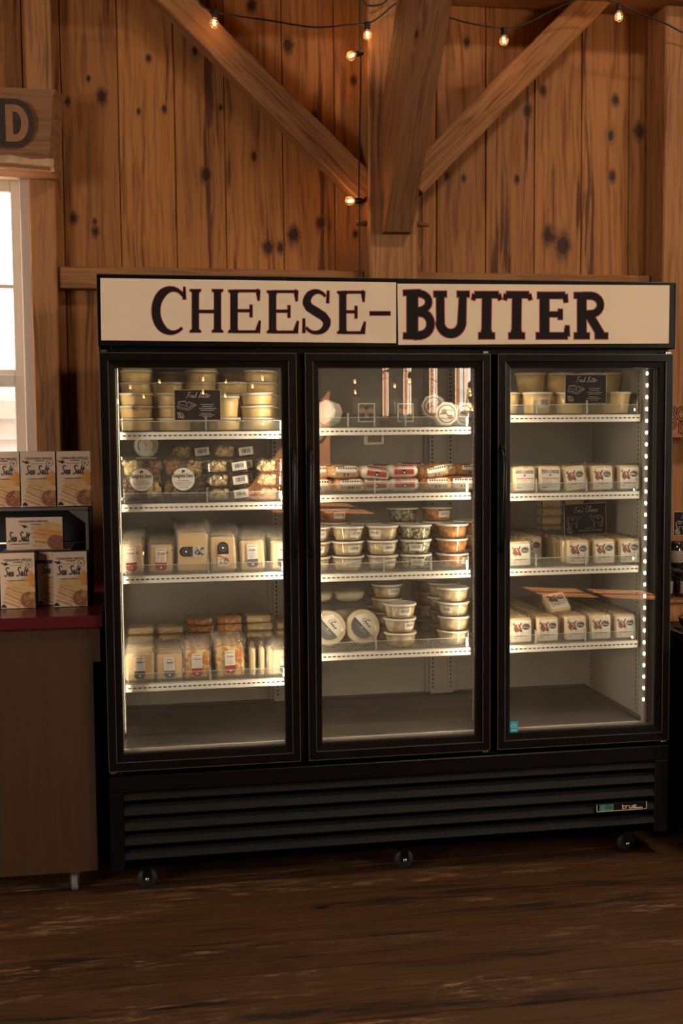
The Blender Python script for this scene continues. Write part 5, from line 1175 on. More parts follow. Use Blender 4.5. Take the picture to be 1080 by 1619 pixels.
# --- bags of shredded cheese
def bag(mat, lab, seed=1, L_=.125, H_=.048, D_=.085):
    def mk():
        t = thing('cheese_bag', 'bag', 'cheese'); rr = random.Random(seed); b = MB(); n, m_ = 14, 16; vs = []; fs = []
        for i in range(n+1):
            u = i/n*2-1; e = max(.0, 1-abs(u)**4.5); rx_ = .25+.75*e
            for k in range(m_):
                a = 2*PI*k/m_; c, s_ = math.cos(a), math.sin(a); p_ = .72
                yy_ = math.copysign(abs(c)**p_, c)*D_/2*rx_; zz_ = math.copysign(abs(s_)**p_, s_)*H_/2*(e**.6 if abs(u) < 1 else .04)
                q = .0028; vs.append((u*L_/2+rr.uniform(-q, q)*.5, yy_+rr.uniform(-q, q), H_/2+zz_*(1+rr.uniform(-.05, .05))))
        for i in range(n):
            for k in range(m_): fs.append((i*m_+k, (i+1)*m_+k, (i+1)*m_+(k+1) % m_, i*m_+(k+1) % m_))
        fs += [tuple(range(m_)), tuple(n*m_+k for k in range(m_))[::-1]]; b.add(vs, fs, 0, True); b.build('bag_body', M[mat], t)
        b = MB(); vs = []
        for s_ in (-1, 1):
            vs = []
            for k in range(9): yy_ = -D_*.42+D_*.84*k/8; vs += [(s_*(L_/2-.006), yy_, H_/2+rr.uniform(-.003, .003)), (s_*(L_/2+.014+rr.uniform(-.004, .004)), yy_*1.05, H_/2+rr.uniform(-.010, .010))]
            b.add(vs, [(2*k, 2*k+1, 2*k+3, 2*k+2) for k in range(8)], 0, True)
        b.build('bag_seal', M['film'], t)
        b = MB(); lw = .072; c2 = {'white': (1, 4), 'tan': (2, 3)}[lab]
        def W(u, v, e=0):
            a = PI*1.0+(.10+v*.95); c, s_ = math.cos(a), math.sin(-a); p_ = .72
            return (u, math.copysign(abs(c)**p_, c)*(D_/2+.0016+e), H_/2+math.copysign(abs(s_)**p_, s_)*(H_/2+.0016+e))
        def patch(u0, u1, v0, v1, mi, e):
            vs = []; q = 5
            for k in range(q+1): v = v0+(v1-v0)*k/q; vs += [W(u0, v, e), W(u1, v, e)]
            b.add(vs, [(2*k, 2*k+1, 2*k+3, 2*k+2) for k in range(q)], mi, False)
        v0 = -1.15
        if lab == 'white':
            patch(-lw/2, lw/2, -.40, .10, c2[0], .0003); patch(-lw/2, lw/2, .58, .95, c2[0], .0003); patch(-lw/2, -.002, .92, 1.15, c2[1], .0004)
            for k in range(9): patch(-lw*.42+.008*k, -.25*.01-lw*.42+.008*k+.0052, .26, .46, 5, .0003)
            patch(-.006, .007, -.34, .02, 5, .0006); patch(-.003, .004, -.25, -.12, 0, .0009); patch(-.006, .007, .62, .86, 5, .0006)
        else:
            patch(-lw/2, lw/2, -.1, .75, 0, .0002); patch(-lw/2, -.004, .55, .82, 6, .0004)
            for k in range(8): patch(-lw*.40+.0085*k, -lw*.40+.0085*k+.0055, .22, .46, 5, .0004)
            patch(-lw/2, lw/2, -.48, -.14, 7, .0002); patch(-.009, -.003, -.42, -.2, 5, .0005); patch(.004, .010, -.42, -.2, 5, .0005)
        b.build('bag_label', [M['label'], M['lred'], M['label'], M['label'], M['lgreen'], M['lblack'], M['lwine'], M['labelgrey']], t); return t
    return mk
T = SHM[1]; KW = Kind(bag('shredwhite', 'white', 3)); KT = Kind(bag('shredpale', 'tan', 4)); KO = Kind(bag('shred', 'tan', 5))
bags = [(KO, 500, .16, 0, 0, 0, 'bag of orange shredded cheese, lower, at the left edge of the middle door'), (KT, 551, .16, 0, 0, 0, 'bag of tan shredded cheese, lower of the two left of the white bags'), (KT, 543, .165, .046, .02, .05, 'bag of tan shredded cheese, upper of the two left of the white bags'), (KT, 497, .19, .046, 0, 0, 'bag of tan shredded cheese, upper, at the left edge of the middle door'),
        (KW, 591, .17, .0, .03, .0, 'white bag with red label, lower left of the four white ones'), (KW, 589, .165, .040, .13, .1, 'white bag with red label slumped on the lower left one'), (KW, 636, .16, 0, 0, .0, 'white bag with red label, lower of the middle pair'), (KW, 634, .165, .046, 0, .04, 'white bag with red label, upper of the middle pair'),
        (KO, 687, .155, 0, 0, 0, 'bag of orange shredded cheese, lower, right of the white bags'), (KO, 684, .17, .042, -.16, .2, 'bag of orange shredded cheese tilted on top, right of the white bags'), (KO, 729, .17, 0, .0, -.1, 'bag of orange shredded cheese at the right end of its shelf')]
for k, px, Y, dz, ry, rz, lb in bags: k.put((X_(px, Y, T+.03), Y, T+.005+dz), lb, ry=ry, rz=rz)
for i, (k, px, dz) in enumerate(((KT, 528, .0), (KT, 530, .046), (KW, 600, 0), (KW, 602, .046), (KW, 640, 0), (KW, 648, .050), (KO, 700, 0), (KO, 696, .046), (KO, 738, 0), (KO, 740, .044))): k.put((X_(px, .29, T), .29, T+.004+dz), 'bag of shredded cheese in the second row, %s of pair %s' % ('upper' if dz else 'lower', num[i//2]), rz=random.uniform(-.1, .1), group='second row bags of shredded cheese')

# --- top middle shelf
T = SHM[0]
def wheelbox(lab):
    def mk():
        t = thing('cheese_round', 'round', 'cheese'); n = 8; R_ = .045; b = MB()
        prof = [(.0001, .048), (R_*.9, .048), (R_, .042), (R_, .006), (R_*.97, 0), (R_*.80, 0)]
        vs = []; fs = []; seg = 8
        for r_, y_ in prof:
            for k in range(seg): a = 2*PI*(k+.5)/seg; vs.append((r_*math.cos(a), y_, R_*.93+r_*math.sin(a)))
        for i in range(len(prof)-1):
            for k in range(seg): fs.append((i*seg+k, i*seg+(k+1) % seg, (i+1)*seg+(k+1) % seg, (i+1)*seg+k))
        b.add(vs, fs, 0, False); b.build('wrapped_round', M['whitebox'], t)
        b = MB(); cz = R_*.93; b.disc(0, cz, R_*.86, -.0006, 0, 32); b.ring(0, cz, R_*.72, .0032, -.001, 1, 36); b.disc(-.010, cz+.006, .010, -.001, 4, 14); b.disc(.014, cz-.010, .011, -.001, 2, 14, .007); b.rib([(-.024, cz-.004), (-.004, cz+.003), (.006, cz-.006)], .004, -.0012, 3); scrib(b, -.02, .018, cz-.020, .003, -.0012, 1, 2); scrib(b, -.006, .022, cz+.012, .003, -.0012, 1, 3)
        b.rib([(-R_*.93, cz+.006), (-R_*.90, cz-.012)], .006, -.0008, 5)
        b.build('round_label', [M['label'], M['lslate'], M['lred'], M['cow'], M['labelgrey'], M['orangetag']], t); return t
    return mk
KR = Kind(wheelbox(0)); g = None
KR.put((X_(705, .14, T+.04), .145, T+.004), 'white wrapped cheese round with ringed label, front one of the three at the right', ry=.1)
KR.put((X_(690, .20, T+.07), .20, T+.034), 'white wrapped cheese round propped up behind the other two', ry=-.3, rz=-.35, rx=-.1)
KR.put((X_(730, .17, T+.04), .17, T+.004), 'white wrapped cheese round with reddish label at the right end', ry=.35, rz=.3)
KR.put((X_(512, .19, T+.04), .19, T+.004), 'white wrapped cheese round facing right at the left door edge', rz=1.15)
KR.put((X_(533, .13, T+.04), .155, T+.010), 'white wrapped cheese round showing its back, tilted over the other', rz=PI-.75, ry=.45, rx=.15)
def piccase(seed):
    def mk():
        t = thing('picture_case', 'case', 'pack'); w_, h_ = .088, .092; b = MB()
        b.box(-w_/2, 0, 0, w_/2, .030, h_, .006); b.box(-w_/2-.007, .012, -.0, w_/2+.007, .014, h_+.008, .001); b.build('clamshell', M['tubclear'], t)
        b = MB(); y = .004; a, c, z0, z1 = -.030, .030, .014, .080; b.box(a, y, z0, c, y+.004, z1, mi=0)
        b.flat([(a+.004, z0+.004), (c-.004, z0+.004), (c-.004, z1-.004), (a+.004, z1-.004)], y-.0004, 1); b.flat([(a+.004, z1-.034), (c-.004, z1-.034), (c-.004, z1-.018), (a+.004, z1-.018)], y-.0008, 3)
        b.flat([(a+.006, z0+.005), (c-.006, z0+.005), (.012, z0+.030), (-.012, z0+.030)], y-.0009, 2); b.flat([(-.009, z0+.014), (.009, z0+.014), (.007, z0+.042), (-.007, z0+.042)], y-.0012, 4); b.disc(0, z0+.050, .007, y-.0012, 2, 12)
        b.build('picture_insert', [M['label'], M['blueprint'], M['picdark'], M['picorange'], M['labelgrey']], t); return t
    return mk
KI = Kind(piccase(1)); KI.put((X_(580, .14, T+.04), .14, T+.004), 'clear case with a small teal picture, standing front left of the middle')
KI.put((X_(642, .18, T+.04), .18, T+.004), 'clear case with a small teal picture, standing set back in the middle', rz=.1)
a = at(576.5, 685, .13); c = at(607.5, 703, .13)
t = thing('temperature_display', 'small grey digital temperature display hanging under the top middle shelf', 'thermometer', ((a.x+c.x)/2, .13, c.z)); w_, h_ = c.x-a.x, a.z-c.z
b = MB(); b.box(-w_/2, 0, 0, w_/2, .016, h_, .004); b.box(-.008, .004, h_, .008, .010, SHM[0]-.028-c.z if SHM[0]-.028-c.z > h_+.002 else h_+.003); b.build('housing', M['liner'], t)
b = MB(); b.flat([(-w_*.34, h_*.22), (w_*.36, h_*.22), (w_*.36, h_*.78), (-w_*.34, h_*.78)], -.0006, 0); b.build('screen', pbr('lcd', (.12, .095, .07), .2), t)

# ------------------------------------------------------------------ left counter
CT = .957; CF = .03
t = thing('store_counter', 'wooden checkout counter on casters with a glossy dark red top, left of the fridge', 'counter', (-1.0, .5, 0))
M['maroon'] = pbr('red_laminate', (.075, .008, .012), .25, noise=.08, nscale=5); M['panel'] = wood('birch_panel', (.045, .021, .008), (.024, .010, .004), 'z', .5, False, (), .25, .35)
b = MB(); b.box(-1.5, CF-.5, CT-.040, .992, WY-.09-.5, CT, .003); b.build('counter_top', M['maroon'], t)
b = MB(); b.r = .4; b.box(-1.47, CF+.03-.5, .085, .955, WY-.12-.5, CT-.16); b.box(-1.47, CF+.03-.5, CT-.16, .980, WY-.12-.5, CT-.042); b.build('cabinet_body', M['panel'], t)
for x, y in ((.875, -.38), (-1.3, -.38), (.875, .3), (-1.3, .3)):
    w_ = MB(); w_.box(x-.03, y-.03, .070, x+.03, y+.03, .085); w_.box(x-.016, y-.012, .030, x-.013, y+.012, .072); w_.box(x+.013, y-.012, .030, x+.016, y+.012, .072); o = w_.build('caster', M['chrome'], t)
    w_ = MB(); w_.lathe([(.0001, -.011), (.028, -.011), (.031, -.007), (.031, .007), (.028, .011), (.0001, .011)], 28, 0, x, y, .031, 'x'); w_.build('wheel', M['greywheel'], o)
    w_ = MB(); w_.lathe([(.0001, -.017), (.006, -.017), (.006, .017), (.0001, .017)], 12, 0, x, y, .031, 'x'); w_.build('axle_bolt', M['chrome'], o)
for x in (.1, .3, .5, .65, .8): pass
# metal rack
RZ = at(90, 801, .30).z
t = thing('display_rack', 'dark metal display rack with a slatted back holding cracker boxes on the counter', 'rack', (-.6, .3, CT))
M['rackm'] = pbr('grey_metal', (.13, .115, .10), .45, .4); M['rackback'] = pbr('rack_black', (.010, .009, .010), .6)
rx1 = at(140, 806, .30).x+.6; H = RZ-CT
b = MB(); b.box(-.5, .0, H-.014, rx1, .30, H-.001, .002); b.build('rack_shelf', M['rackm'], t)
for x in (rx1-.012, -.5):
    b = MB(); b.box(x, .0, 0, x+.012, .012, H-.015, .002); b.build('rack_post', M['rackm'], t)
    b = MB(); b.box(x, .288, 0, x+.012, .30, H+.0-.015, .002); b.build('rack_post', M['rackm'], t)
b = MB(); b.add([(rx1-.012, .006, H-.015), (rx1-.07, .006, H-.015), (rx1-.012, .006, H-.06)], [(0, 1, 2)]); b.add([(rx1-.012, .008, H-.015), (rx1-.07, .008, H-.015), (rx1-.012, .008, H-.06)], [(0, 2, 1)]); b.build('gusset', M['rackm'], t)
b = MB()
for z0, z1 in ((.0, .100), (.104, .190), (.196, H-.03)): b.box(-.5, .292, z0, rx1, .298, z1)
b.build('rack_slat_back', M['rackback'], t)
# cracker boxes
M['kraft'] = pbr('box_front', (.64, .47, .33), .55); M['boxside'] = pbr('box_side', (.018, .020, .026), .5); M['crk1'] = pbr('cracker_gold', (.60, .25, .05), .6, noise=.25, nscale=60); M['crk2'] = pbr('cracker_pale', (.60, .37, .14), .6, noise=.2, nscale=40)
M['crk3'] = pbr('bowl_brown', (.26, .09, .04), .6, noise=.3, nscale=90); M['boxink'] = pbr('box_ink', (.015, .02, .03), .5); M['boxgrey'] = pbr('box_grey', (.17, .13, .11), .6)
def saltbox():
    t = thing('cracker_box', 'box', 'box'); w_, h_, d_ = .116, .192, .048
    b = MB(); b.box(-w_/2, 0, 0, w_/2, d_, h_, .0008, 1); b.box(-w_/2+.003, .008, -.0004, w_/2-.003, d_-.012, .0004, mi=0); b.box(-w_/2+.0008, -.0004, .0008, w_/2-.0008, .0004, h_-.0008, mi=0)
    y = -.0008
    def p(u, v): return (-w_/2+u*w_, v*h_)
    def poly(pts, mi, dy=0): b.flat([p(*q) for q in pts], y-dy, mi)
    # picture of crackers
    poly(((.10, .46), (.30, .50), (.55, .505), (.78, .60), (.99, .56), (.99, .30), (.60, .28), (.40, .38)), 3)
    poly(((.80, .62), (.90, .66), (.99, .60), (.99, .36), (.86, .42), (.74, .48)), 2, .0001)
    for k, (u0, v0, u1, v1, ww) in enumerate(((.18, .37, .80, .22, .050), (.12, .325, .78, .16, .050), (.14, .27, .72, .10, .052), (.08, .205, .62, .06, .050), (.08, .13, .55, .02, .042), (.20, .40, .85, .30, .035))):
        a, c = Vector(p(u0, v0)), Vector(p(u1, v1)); d = (c-a).normalized(); nn = Vector((-d.y, d.x))*ww*h_*.34
        b.flat([tuple(q) for q in (a-nn*.4-d*.002, a+nn*.7, a+nn+d*.008, c+nn, c-nn, a-nn+d*.006)], y-.0002-.00005*k, 2 if k % 2 == 0 else 3)
        b.rib([tuple(a+nn*1.0), tuple(c+nn*1.0)], .0009, y-.0006, 4)
    poly([(.80+.26*math.cos(a)*.9, .15+.145*math.sin(a)) for a in [math.radians(k) for k in range(75, 286, 14)]]+[(.995, .02), (.995, .29)], 4, .0007)
    b.rib([p(.78+.26*math.cos(math.radians(a)), .17+.16*math.sin(math.radians(a))) for a in range(80, 281, 12)], .0016, y-.0009, 3)
    for k in range(22): rr = random.Random(k); u, v = rr.uniform(.62, .95), rr.uniform(.05, .24); b.rib([p(u, v), p(min(.98, u+.05), v+rr.uniform(-.03, .03))], .0035, y-.0010, 2 if k % 2 else 5)
    for u in (.86, .90, .945): b.rib([p(u, .28), p(u+.01, .16)], .0024, y-.0011, 3)
    b.rib([p(.84, .205), p(.97, .21)], .002, y-.0011, 3)
    poly(((.02, .02), (.17, .02), (.16, .05), (.10, .09), (.03, .06)), 6, .0009)
    text(b, 'TERRAPIN RIDGE', -w_*.02+.004, .855*h_, .0070, y-.0010, 5+2, .094); text(b, 'FARMS', .004, .820*h_, .0046, y-.0010, 7, .032)
    # flying bird-like shape
    poly(((.04, .84), (.09, .825), (.14, .82), (.22, .845), (.20, .81), (.28, .795), (.20, .785), (.14, .77), (.13, .79), (.06, .81)), 6, .0010)
    scrib(b, p(.30, 0)[0], p(.66, 0)[0], .772*h_, .0022, y-.001, 7, 3); c = p(.83, .79); b.ring(c[0], c[1], .0125, .0010, y-.001, 7, 24); b.ring(c[0], c[1], .0095, .0005, y-.001, 7, 24); b.rib([(c[0]-.002, c[1]+.004), (c[0]-.002, c[1]-.004), (c[0]+.003, c[1]-.001), (c[0]-.002, c[1]+.001)], .0014, y-.001, 6)
    hand(b, 'Sea Salt', p(.13, 0)[0], .585*h_, .030, y-.0012, 6, .0030, .10, w_*.66); b.rib([p(.72, .66), p(.88, .665)], .0014, y-.0012, 6)
    scrib(b, p(.20, 0)[0], p(.74, 0)[0], .500*h_, .0030, y-.0012, 6, 4)
    b.build('printed_carton', [M['kraft'], M['boxside'], M['crk1'], M['crk2'], M['crk3'], M['boxgrey'], M['boxink'], M['boxgrey']], t); return t
KB = Kind(saltbox); g = None
def saltput(px, pyb, Y, z, lb, **k): KB.put((X_(px, Y, z+.09), Y, z+.001), lb, **k)
saltput(61, 0, .302, RZ, 'upright Sea Salt cracker box in the middle of the rack top'); saltput(117, 0, .302, RZ, 'upright Sea Salt cracker box at the right end of the rack top', rz=.07); saltput(4, 0, .302, RZ, 'upright Sea Salt cracker box cut by the left picture edge on the rack top', rz=.04)
saltput(111, 0, .235, CT, 'upright Sea Salt cracker box, front right on the red counter', rz=.03); saltput(86, 0, .30-.008, CT, 'upright Sea Salt cracker box half hidden between two others on the counter', rz=.0); saltput(28, 0, .235, CT, 'upright Sea Salt cracker box, front left on the red counter', rz=.03)
saltput(-40, 0, .235, CT, 'upright Sea Salt cracker box just left of the picture edge')
def widebox():
    t = thing('cracker_box', 'wide Sea Salt cracker box on its long side, under the rack shelf', 'box'); w_, h_, d_ = .192, .113, .048
    b = MB(); b.box(-w_/2, 0, 0, w_/2, d_, h_, .0008, 1); b.box(-w_/2+.0008, -.0004, .0008, w_/2-.0008, .0004, h_-.0008, mi=0); y = -.0008
    def p(u, v): return (-w_/2+u*w_, v*h_)
    b.flat([p(*q) for q in ((.42, .68), (.60, .80), (.82, .84), (.99, .74), (.99, .30), (.62, .30), (.50, .52))], y, 3)
    for k, (u0, v0, u1, v1) in enumerate(((.48, .50, .95, .38), (.46, .38, .92, .26), (.50, .24, .95, .14), (.46, .12, .90, .04), (.56, .60, .97, .50))):
        a, c = Vector(p(u0, v0)), Vector(p(u1, v1)); d = (c-a).normalized(); nn = Vector((-d.y, d.x))*.0062; b.flat([tuple(q) for q in (a-nn*.5, a+nn, c+nn, c-nn)], y-.0002-.00006*k, 2 if k % 2 == 0 else 3)
    b.flat([p(.86+.14*math.cos(a_), .22+.22*math.sin(a_)) for a_ in [math.radians(k) for k in range(60, 300, 15)]]+[p(.995, .03), p(.995, .40)], y-.0007, 4)
    text(b, 'TERRAPIN RIDGE', p(.48, 0)[0], .84*h_, .0070, y-.0010, 7, .100); text(b, 'FARMS', p(.52, 0)[0], .76*h_, .0046, y-.0010, 7, .032)
    b.flat([p(*q) for q in ((.24, .78), (.28, .755), (.34, .76), (.39, .70), (.36, .69), (.32, .66), (.30, .71))], y-.0010, 6)
    hand(b, 'Sea Salt', p(.04, 0)[0], .26*h_, .033, y-.0012, 6, .0030, .10, w_*.36); b.rib([p(.40, .50), p(.47, .51)], .0014, y-.0012, 6); scrib(b, p(.08, 0)[0], p(.40, 0)[0], .17*h_, .0028, y-.0012, 6, 4); scrib(b, p(.14, 0)[0], p(.32, 0)[0], .05*h_, .0016, y-.0012, 7, 4)
    b.build('printed_carton', [M['kraft'], M['boxside'], M['crk1'], M['crk2'], M['crk3'], M['labelgrey'], M['boxink'], M['boxgrey']], t); return t
o = widebox(); o.location = (X_(55, .30, CT+.22), .30, CT+.1962)
for i in range(2):
    o = dup(KB.o, (X_(32 if i == 0 else 86, .40, CT+.2), .335 if 0 else .345, CT+.192), 0, 'cracker box lying flat under the sideways box, %s' % ['left one', 'right one'][i], rx=-PI/2*0)
    o.rotation_euler = (-PI/2, 0, 0); o.location = (X_(32 if i == 0 else 86, .287, CT+.19), .287, CT+.1955); 
for q in range(3):
    for i in range(2): o = dup(KB.o, (0, 0, 0), 0, 'cracker box lying flat in the %s pile behind the upright boxes, %s' % (['left', 'right'][i], ORD[q])); o.rotation_euler = (-PI/2, 0, 0); o.location = (X_(32 if i == 0 else 86, .345, CT+.22), .345, CT+.048+.0484*q)

# ------------------------------------------------------------------ string lights
M['bulbglass'] = clear('bulb_glass', .05, 1.75, (1, .95, .88), .0); M['filament'] = pbr('filament', (1, .5, .2), .5, emis=(1.0, .42, .10), es=28); M['cord'] = pbr('black_cord', (.008, .007, .006), .6)
def bulb():
    t = thing('string_light_bulb', 'bulb', 'bulb'); b = MB(); b.lathe([(.0001, 0), (.010, 0), (.0125, -.004), (.0115, -.030), (.0085, -.032), (.0001, -.032)], 16); b.build('socket', M['cord'], t)
    b = MB(); n = 12; prof = [(.008, -.030), (.009, -.034)]+[(.0195*math.sin(math.radians(a)), -.052+.0195*math.cos(math.radians(a))) for a in range(28, 181, 12)]; b.lathe(prof, 24); b.build('glass_globe', M['bulbglass'], t)
    b = MB(); b.tube([(-.004, 0, -.036), (-.005, 0, -.050), (-.002, 0, -.060), (.002, 0, -.048), (.005, 0, -.060)], .0009, 6); b.tube([(.003, 0, -.038), (.002, 0, -.058)], .0013, 6); b.build('filament', M['filament'], t)
    return t
KL = Kind(bulb)
def putbulb(loc, label, rot=(0, 0, 0), group=None, pw=.26):
    o = KL.put(loc, label, group=group); o.rotation_euler = rot
    l = bpy.data.lights.new('bulb_light', 'POINT'); l.energy = pw; l.color = (1.0, .47, .15); l.shadow_soft_size = .008; lo = bpy.data.objects.new('bulb_light', l); C.collection.objects.link(lo); lo.parent = o; lo.location = (0, 0, -.055)
def cable(name, pts, label):
    b = MB(); P = [Vector(p_) for p_ in pts]; out = []
    for i in range(len(P)-1):
        p0, p1, p2, p3 = P[max(i-1, 0)], P[i], P[i+1], P[min(i+2, len(P)-1)]
        for k in range(6):
            u = k/6; out.append(.5*((2*p1)+(-p0+p2)*u+(2*p0-5*p1+4*p2-p3)*u*u+(-p0+3*p1-3*p2+p3)*u**3))
    out.append(P[-1]); b.tube(out, .0034, 6); tag(b.build(name, M['cord']), label, 'cable')
def A(px, py, Y): return at(px, py, Y)
cable('light_cable', [A(180, -30, .80), A(300, -10, .80), A(318, 8, .80), A(339, 18, .80), A(380, 26, .80), A(430, 33, .80), A(495, 43, .80), A(545, 40, .80), A(583, 36, .80), A(602, 25, .80), A(622, 8, .80), A(633, 4, .80), A(648, 8, .78), A(680, 20, .76), A(708, 27, .76), A(740, 36, .76), A(797, 45, .76), A(830, 38, .78), A(870, 18, .78), A(905, 2, .76), A(940, -8, .74), A(965, 2, .74), A(985, 9, .74), A(1020, 24, .76), A(1050, 36, .78), A(1085, 54, .80), A(1130, 70, .80)], 'black string light cable draped along the top of the wall')
cable('light_cable', [A(573, -30, .82), A(575, 2, .82), A(584, 9, .82), A(602, 7, .82), A(612, 0, .82), A(618, -12, .82)], 'short loop of black cable at the top of the middle post')
cable('light_cable', [A(569, -20, .835), A(569, 30, .835), A(570, 85, .835), A(569.5, 170, .835), A(568, 240, .835), A(567.5, 318, .835), A(568.5, 360, .835), A(569, 436, .835), A(569.5, 470, .80)], 'black light cable hanging down the left side of the middle post')
for (px, py, Y, lb) in ((341, 16, .80, 'lit globe bulb on the left part of the cable, in front of the left brace'), (581, 35, .80, 'lit globe bulb hanging on the middle post'), (797, 44, .76, 'lit globe bulb hanging between knee brace and right brace'), (979, 6, .74, 'lit globe bulb at the top right')):
    p = A(px, py, Y); putbulb(tuple(p), lb, (0, .12 if px == 341 else 0, 0))
p = A(573, 83, .84); putbulb((p.x, .832, p.z), 'lit globe bulb pointing left, upper one on the vertical cable', (0, PI/2-.35, 0), pw=.45)
p = A(572, 318, .84); putbulb((p.x, .832, p.z), 'lit globe bulb pointing left, lower one at the foot of the left brace', (0, PI/2-.05, 0), pw=.45)
# string of lights further back in the hall, seen mirrored in the glass
def mir(px, py, Y): p = at(px, py, Y); return Vector((p.x, -p.y+.036, p.z))
rb = [(186, 620), (206, 598), (227, 613), (252, 590), (321, 585), (321, 606), (356, 612), (357, 590), (399, 596), (415, 585), (561, 590), (562, 607), (624, 596), (648, 589), (743, 604), (744, 612), (744, 627), (747, 633)]
rp = [mir(px, py, 6.2+.3*(i % 4)) for i, (px, py) in enumerate(rb)]
for i, p in enumerate(sorted(rp, key=lambda p_: p_.x)): o = KL.put(tuple(p), 'lit globe bulb across the hall, %s from the left as mirrored in the glass' % NTH[i], group='bulbs mirrored in the fridge glass'); o.scale = (1.6, 1.6, 1.6)
q = sorted(rp, key=lambda p_: p_.x); cable('light_cable', [(-1.5, q[0].y, CEIL-.05)]+[tuple(p_+Vector((0, 0, .006))) for p_ in q]+[(4, q[-1].y, CEIL-.05)], 'string light cable across the hall, seen mirrored in the fridge glass')

# ------------------------------------------------------------------ right hand table and goods
t = thing('display_table', 'dark table with a pale metal edge right of the fridge', 'table', (2.6, .4, 0))
M['tdark'] = pbr('table_dark', (.012, .015, .013), .5); M['tedge'] = pbr('table_edge', (.30, .33, .30), .35, .3)
b = MB(); b.box(-.49, -.62, .03, .7, .36, .775, .004); b.build('table_body', M['tdark'], t)
b = MB(); b.box(-.515, -.66, .780, .75, .42, .797, .003); b.build('table_top', M['tdark'], t); b = MB(); b.box(-.521, -.66, .776, -.516, .42, .799); b.box(-.521, -.666, .776, .75, -.661, .799); b.build('edge_strip', M['tedge'], t)
b = MB()
for x in (-.45, .66): b.box(x, -.58, 0, x+.03, -.55, .03); b.box(x, .30, 0, x+.03, .33, .03)
b.build('foot', M['black'], t)
cz = at(1066, 985, .42).z
b = MB(); b.r = .5; b.box(2.13, .36, .7985, 2.72, .76, .872, .003); b.r = .55; b.box(2.12, .35, .8725, 2.73, .77, .886, .003); tag(b.build('wooden_riser', [M['timber']]), 'rustic wooden riser box on the dark table', 'riser')
M['jarglass'] = pbr('jar_dark', (.022, .010, .008), .12, coat=.6); M['jarlid'] = pbr('jar_lid', (.014, .013, .014), .3); M['jarlabel'] = pbr('jar_label', (.26, .20, .17), .6, noise=.3, nscale=120)
def jar():
    t = thing('preserve_jar', 'jar', 'jar'); b = MB(); b.lathe([(.0001, 0), (.030, 0), (.033, .004), (.033, .070), (.029, .080), (.026, .084)], 24); b.build('jar_glass', M['jarglass'], t)
    b = MB(); b.lathe([(.0285, .083), (.0295, .084), (.0295, .098), (.027, .100), (.0001, .100)], 24); b.build('jar_lid', M['jarlid'], t)
    b = MB(); b.lathe([(.0336, .014), (.0338, .015), (.0338, .062), (.0336, .063)], 20, a0=-2.5, a1=-.5); b.build('jar_label', M['jarlabel'], t); return t
KJ = Kind(jar)
for j in range(5):
    for i in range(7):
        if (j, i) in ((0, 0),) and 0: continue
        KJ.put((2.165+.076*i, .44+.07*j, .8875), 'dark jar with black lid, %s in row %s from the front on the riser' % (NTH[i], num[j]), rz=random.uniform(-.3, .3), group='jars on the wooden riser')
for i in range(4): KJ.put((2.20+.10*i, .62+.0*i, .8875+.101), 'dark jar stacked on top of the riser jars, %s from the left' % NTH[i], group='jars stacked on top')
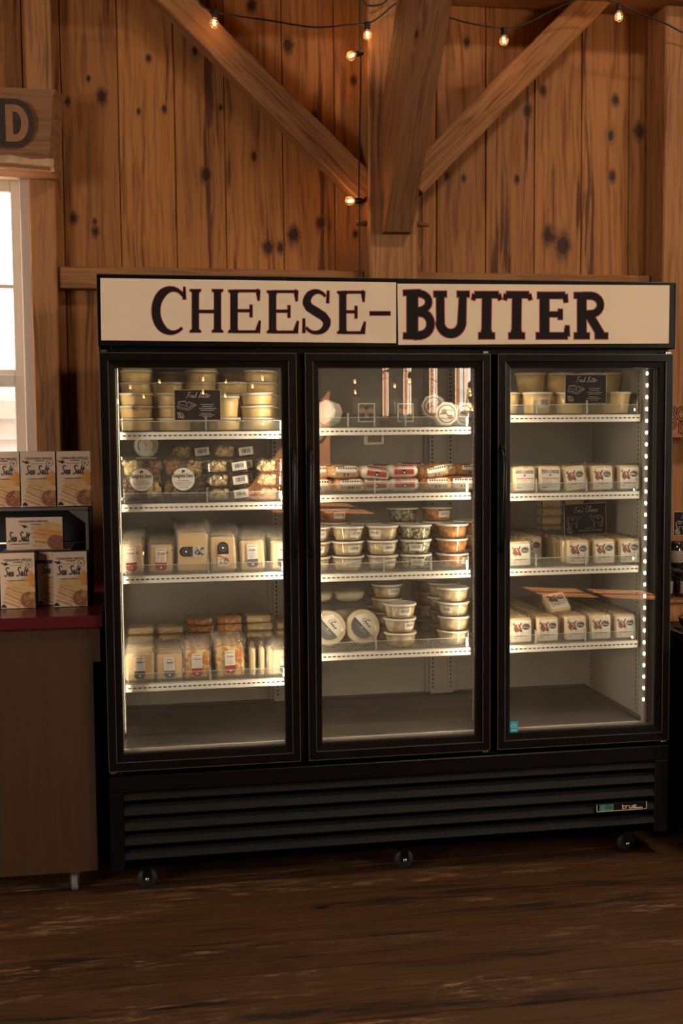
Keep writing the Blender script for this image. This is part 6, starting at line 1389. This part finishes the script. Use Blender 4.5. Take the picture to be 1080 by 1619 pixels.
# bow wrapped bundle
t = thing('gift_basket', 'small wrapped basket with a pale ribbon bow on the dark table', 'basket', (2.20, .20, .798))
M['ribbon'] = pbr('ribbon', (.62, .52, .42), .5); M['wicker'] = pbr('wicker', (.22, .10, .04), .7, noise=.4, nscale=200, bump=.8, bscale=200)
b = MB(); b.lathe([(.0001, 0), (.060, 0), (.078, .02), (.085, .045), (.080, .047), (.070, .03), (.0001, .025)], 24); b.build('basket_body', M['wicker'], t)
b = MB(); b.lathe([(.076, .046), (.070, .060), (.040, .075), (.018, .082), (.030, .105), (.034, .12)], 16); b.build('cellophane', M['film'], t)
b = MB()
for s_ in (-1, 1):
    b.tube([(0, -.055, .072), (s_*.030, -.062, .094), (s_*.060, -.060, .096), (s_*.066, -.058, .078), (s_*.034, -.060, .070), (0, -.055, .070)], .0055, 6)
    b.tube([(0, -.055, .070), (s_*.020, -.070, .045), (s_*.040, -.080, .010)], [.005, .006, .004], 6)
b.build('ribbon_bow', M['ribbon'], t)
# tilted card and carved board by the post
a = at(1066, 809, .2); c = at(1067, 847, .2)
tt = card('price_card', a.x, a.z, a.x+.13, c.z+.0, .2, 'dark chalked card turned slightly, above the jars at the right picture edge', 'cheddar'); tt.rotation_euler = (0, 0, -.1); tt.location.z = c.z-.012
b = MB(); xx, zz_ = 2.20, .886
b = MB(); b.tube([(a.x+.065, .215, .80), (a.x+.065, .21, c.z+.02)], .003, 8); b.box(a.x+.03, .19, .7985, a.x+.10, .25, .802); tag(b.build('card_stand', M['rackm']), 'thin metal stand carrying the chalked card above the jars', 'stand')
a = at(1061, 642, .74); c = at(1061, 692, .74)
t = thing('hanging_board', 'small reddish wooden board with black outlined letters on the right post', 'sign', (a.x, .74, c.z)); hh = a.z-c.z
M['boardred'] = wood('reddish_board', (.36, .13, .055), (.20, .06, .025), 'x', .6, False, (), .3)
b = MB(); b.r = .2; b.box(-.03, 0, 0, .16, .018, hh, .002); b.build('board', M['boardred'], t)
b = MB()
def outl(st, w_): 
    b.rib(st, w_, -.0008, 0); b.rib(st, w_*.52, -.0012, 1)
def sc_(pts, x, z, k=.052): return [(x+u*k, z+v*k) for u, v in pts]
zr = hh*.56
outl(sc_([(0, 0), (0, 1), (.35, 1), (.5, .8), (.35, .55), (.02, .52), (.4, .5), (.55, .25), (.38, 0), (0, 0)], -.003, zr), .013); outl(sc_([(.75+.3*math.cos(a_), .5+.5*math.sin(a_)) for a_ in [2*PI*k/16 for k in range(17)]], +.007, zr), .013)
zr = hh*.12
outl(sc_([(0, 0), (0, 1), (.35, 1), (.5, .75), (.35, .5), (.02, .48)], -.003, zr), .013); outl(sc_([(.65, 0), (.65, 1)], +.007, zr), .013); outl(sc_([(1.45, .85), (1.2, 1), (.98, .7), (.98, .3), (1.2, 0), (1.45, .15)], -.006, zr), .013)
b.build('board_lettering', [M['ink'], M['boardred']], t)
